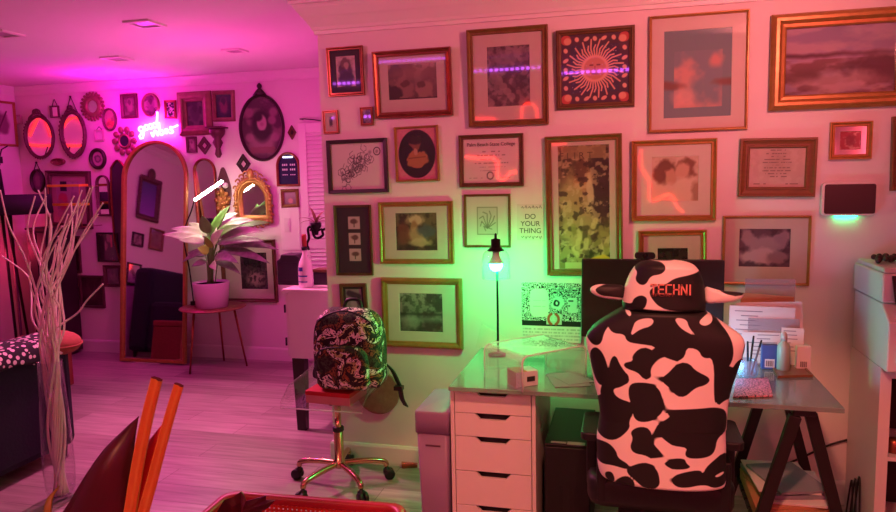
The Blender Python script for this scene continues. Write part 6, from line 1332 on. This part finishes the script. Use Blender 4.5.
# perforated walls: lattice of ribs
mb = MB(); n = 112; top = rb(.012, 0); cum = []
ring = [Vector(p) for p in top]; L_ = [(ring[i]-ring[(i+1) % len(ring)]).length for i in range(len(ring))]; tot = sum(L_)
def at(s):
    s = (s % 1)*tot; i = 0
    while s > L_[i]: s -= L_[i]; i += 1
    return ring[i].lerp(ring[(i+1) % len(ring)], s/L_[i])
for i in range(n):
    p = at(i/n); q = at(i/n+.0001)-p; q.normalize(); k0 = .045; c_ = Vector((p.x*.88, p.y*.83, .004))
    nrm = Vector((q.y, -q.x, 0)); w2 = .0056; d2 = .002; tp = Vector((p.x, p.y, zr-.028)); vs = [e+q*(sx*w2)+nrm*(sy*d2) for e in (c_, tp) for sx, sy in ((-1, -1), (1, -1), (1, 1), (-1, 1))]
    mb.add(vs, [(3, 2, 1, 0), (4, 5, 6, 7), (0, 1, 5, 4), (1, 2, 6, 5), (2, 3, 7, 6), (3, 0, 4, 7)])
for j in range(27):
    z = .008+(zr-.036)*j/26; f_ = (z-.004)/(zr-.032); sx, sy = .88+.12*f_, .83+.17*f_
    P = [(x*sx, y*sy) for x, y, _ in top]
    def rg(d, zz): return [(x*(1-d), y*(1-d), zz) for x, y in P]
    mb.loft([rg(-.004, z), rg(-.004, z+.0095), rg(.004, z+.0095), rg(.004, z), rg(-.004, z)], caps=False, smooth=False)
o = mb.build('perforated_wall', mat('red_lattice', 'c83a30', .45, h2='bc342c', scale=6), t)
# serrated dark red leaf lying across the basket rim belongs to the red plant
def serrated(y):
    e = [(200, 560), (217, 512), (224, 500), (233, 497), (241, 491.5), (244, 496), (246, 501), (254, 499), (266, 495.5), (266, 500), (275, 500.5), (268, 508), (258, 514), (235, 560)]
    P = [PF(px, py, y)-o_ for px, py in e]; c_ = sum(P, Vector())/len(P); mb = MB(); n = len(P)
    rings = [[tuple(c_.lerp(p, s)+Vector((0, yy, 0))) for p in P] for s, yy in ((.02, -.012), (.5, -.008), (1, 0), (.98, .003), (.02, -.008))]
    mb.loft(rings, caps=True, smooth=False); mb.tube(spline([tuple(PF(118, 640)-o_), tuple(PF(165, 590, y)-o_), tuple(PF(225, 530, y)-o_), tuple(PF(240, 505, y)-o_)], 5), .005, 8); return mb.build('leaf', mat('dark_red_leaf', '5a0f22'), t2)
t2 = [o for o in bpy.data.objects if o.name.startswith('red_plant')][0]
serrated(1.35)

# ------------------------------------------------------------------ light
def lamp(name, kind, loc, col, e, size=.1, rot=None, spot=None):
    l = bpy.data.lights.new(name, kind); l.color = col; l.energy = e
    if kind == 'AREA': l.shape = 'DISK'; l.size = size
    else: l.shadow_soft_size = size
    if spot: l.spot_size = spot[0]; l.spot_blend = spot[1]
    o = bpy.data.objects.new(name, l); COL.objects.link(o); o.location = loc
    if rot is not None:
        d = Vector(rot)-Vector(loc); o.rotation_euler = d.to_track_quat('-Z', 'Y').to_euler()
    return o
gp = on_y(759, 60, D)
lamp('red_wall_spot', 'SPOT', (gp[0]*1.49, 1.75, 2.36), (1, .22, .22), 143, .05, (.1, D, 2.28), (1.62, 1.))
lamp('chair_fill_spot', 'SPOT', (.05, .95, 2.46), (1, .28, .18), 215, .07, (.15, 2.30, .40), (1.0, .35))  # added spot for chair and drawers, cone kept off the wall; no fixture
lamp('pink_lamp', 'SPOT', (-2.3, 2.0, 2.20), (1, .16, .40), 42, .06, (-1.3, D, 2.05), (1.3, 1.))
lamp('magenta_lamp', 'POINT', (-4.3, 5.1, 2.2), (1, .0, .6), 15, .06)
lamp('floor_pink_fill', 'SPOT', (-2.85, 3.98, 2.45), (1, .2, .43), 270, .06, (-2.3, 3.1, 0), (1.75, .7))  # added fill to brighten the back floor, no fixture behind it
lamp('magenta_room_fill', 'POINT', (-2.75, 4.15, 1.75), (1, .035, .48), 33, .06)  # added magenta fill for the back room, hangs free without a lamp body
lamp('front_red_fill', 'SPOT', (-1.9, -.5, 2.3), (1, .30, .14), 90, .06, (-1.05, 1.3, .8), (.72, .6))  # added spot that brightens the foreground plant and basket
gq = on_y(823.5, 150, D); kf = (2*D-.5)/D
lamp('side_red_fill', 'POINT', (gq[0]*kf, .5, H+(gq[2]-H)*kf), (1, .07, .12), 32, .03)  # added fill for more red on the lower right wall and cabinet
lamp('red_corner_lamp', 'POINT', (-5.4, 4.95, 1.0), (1, .03, .12), 6, .06)
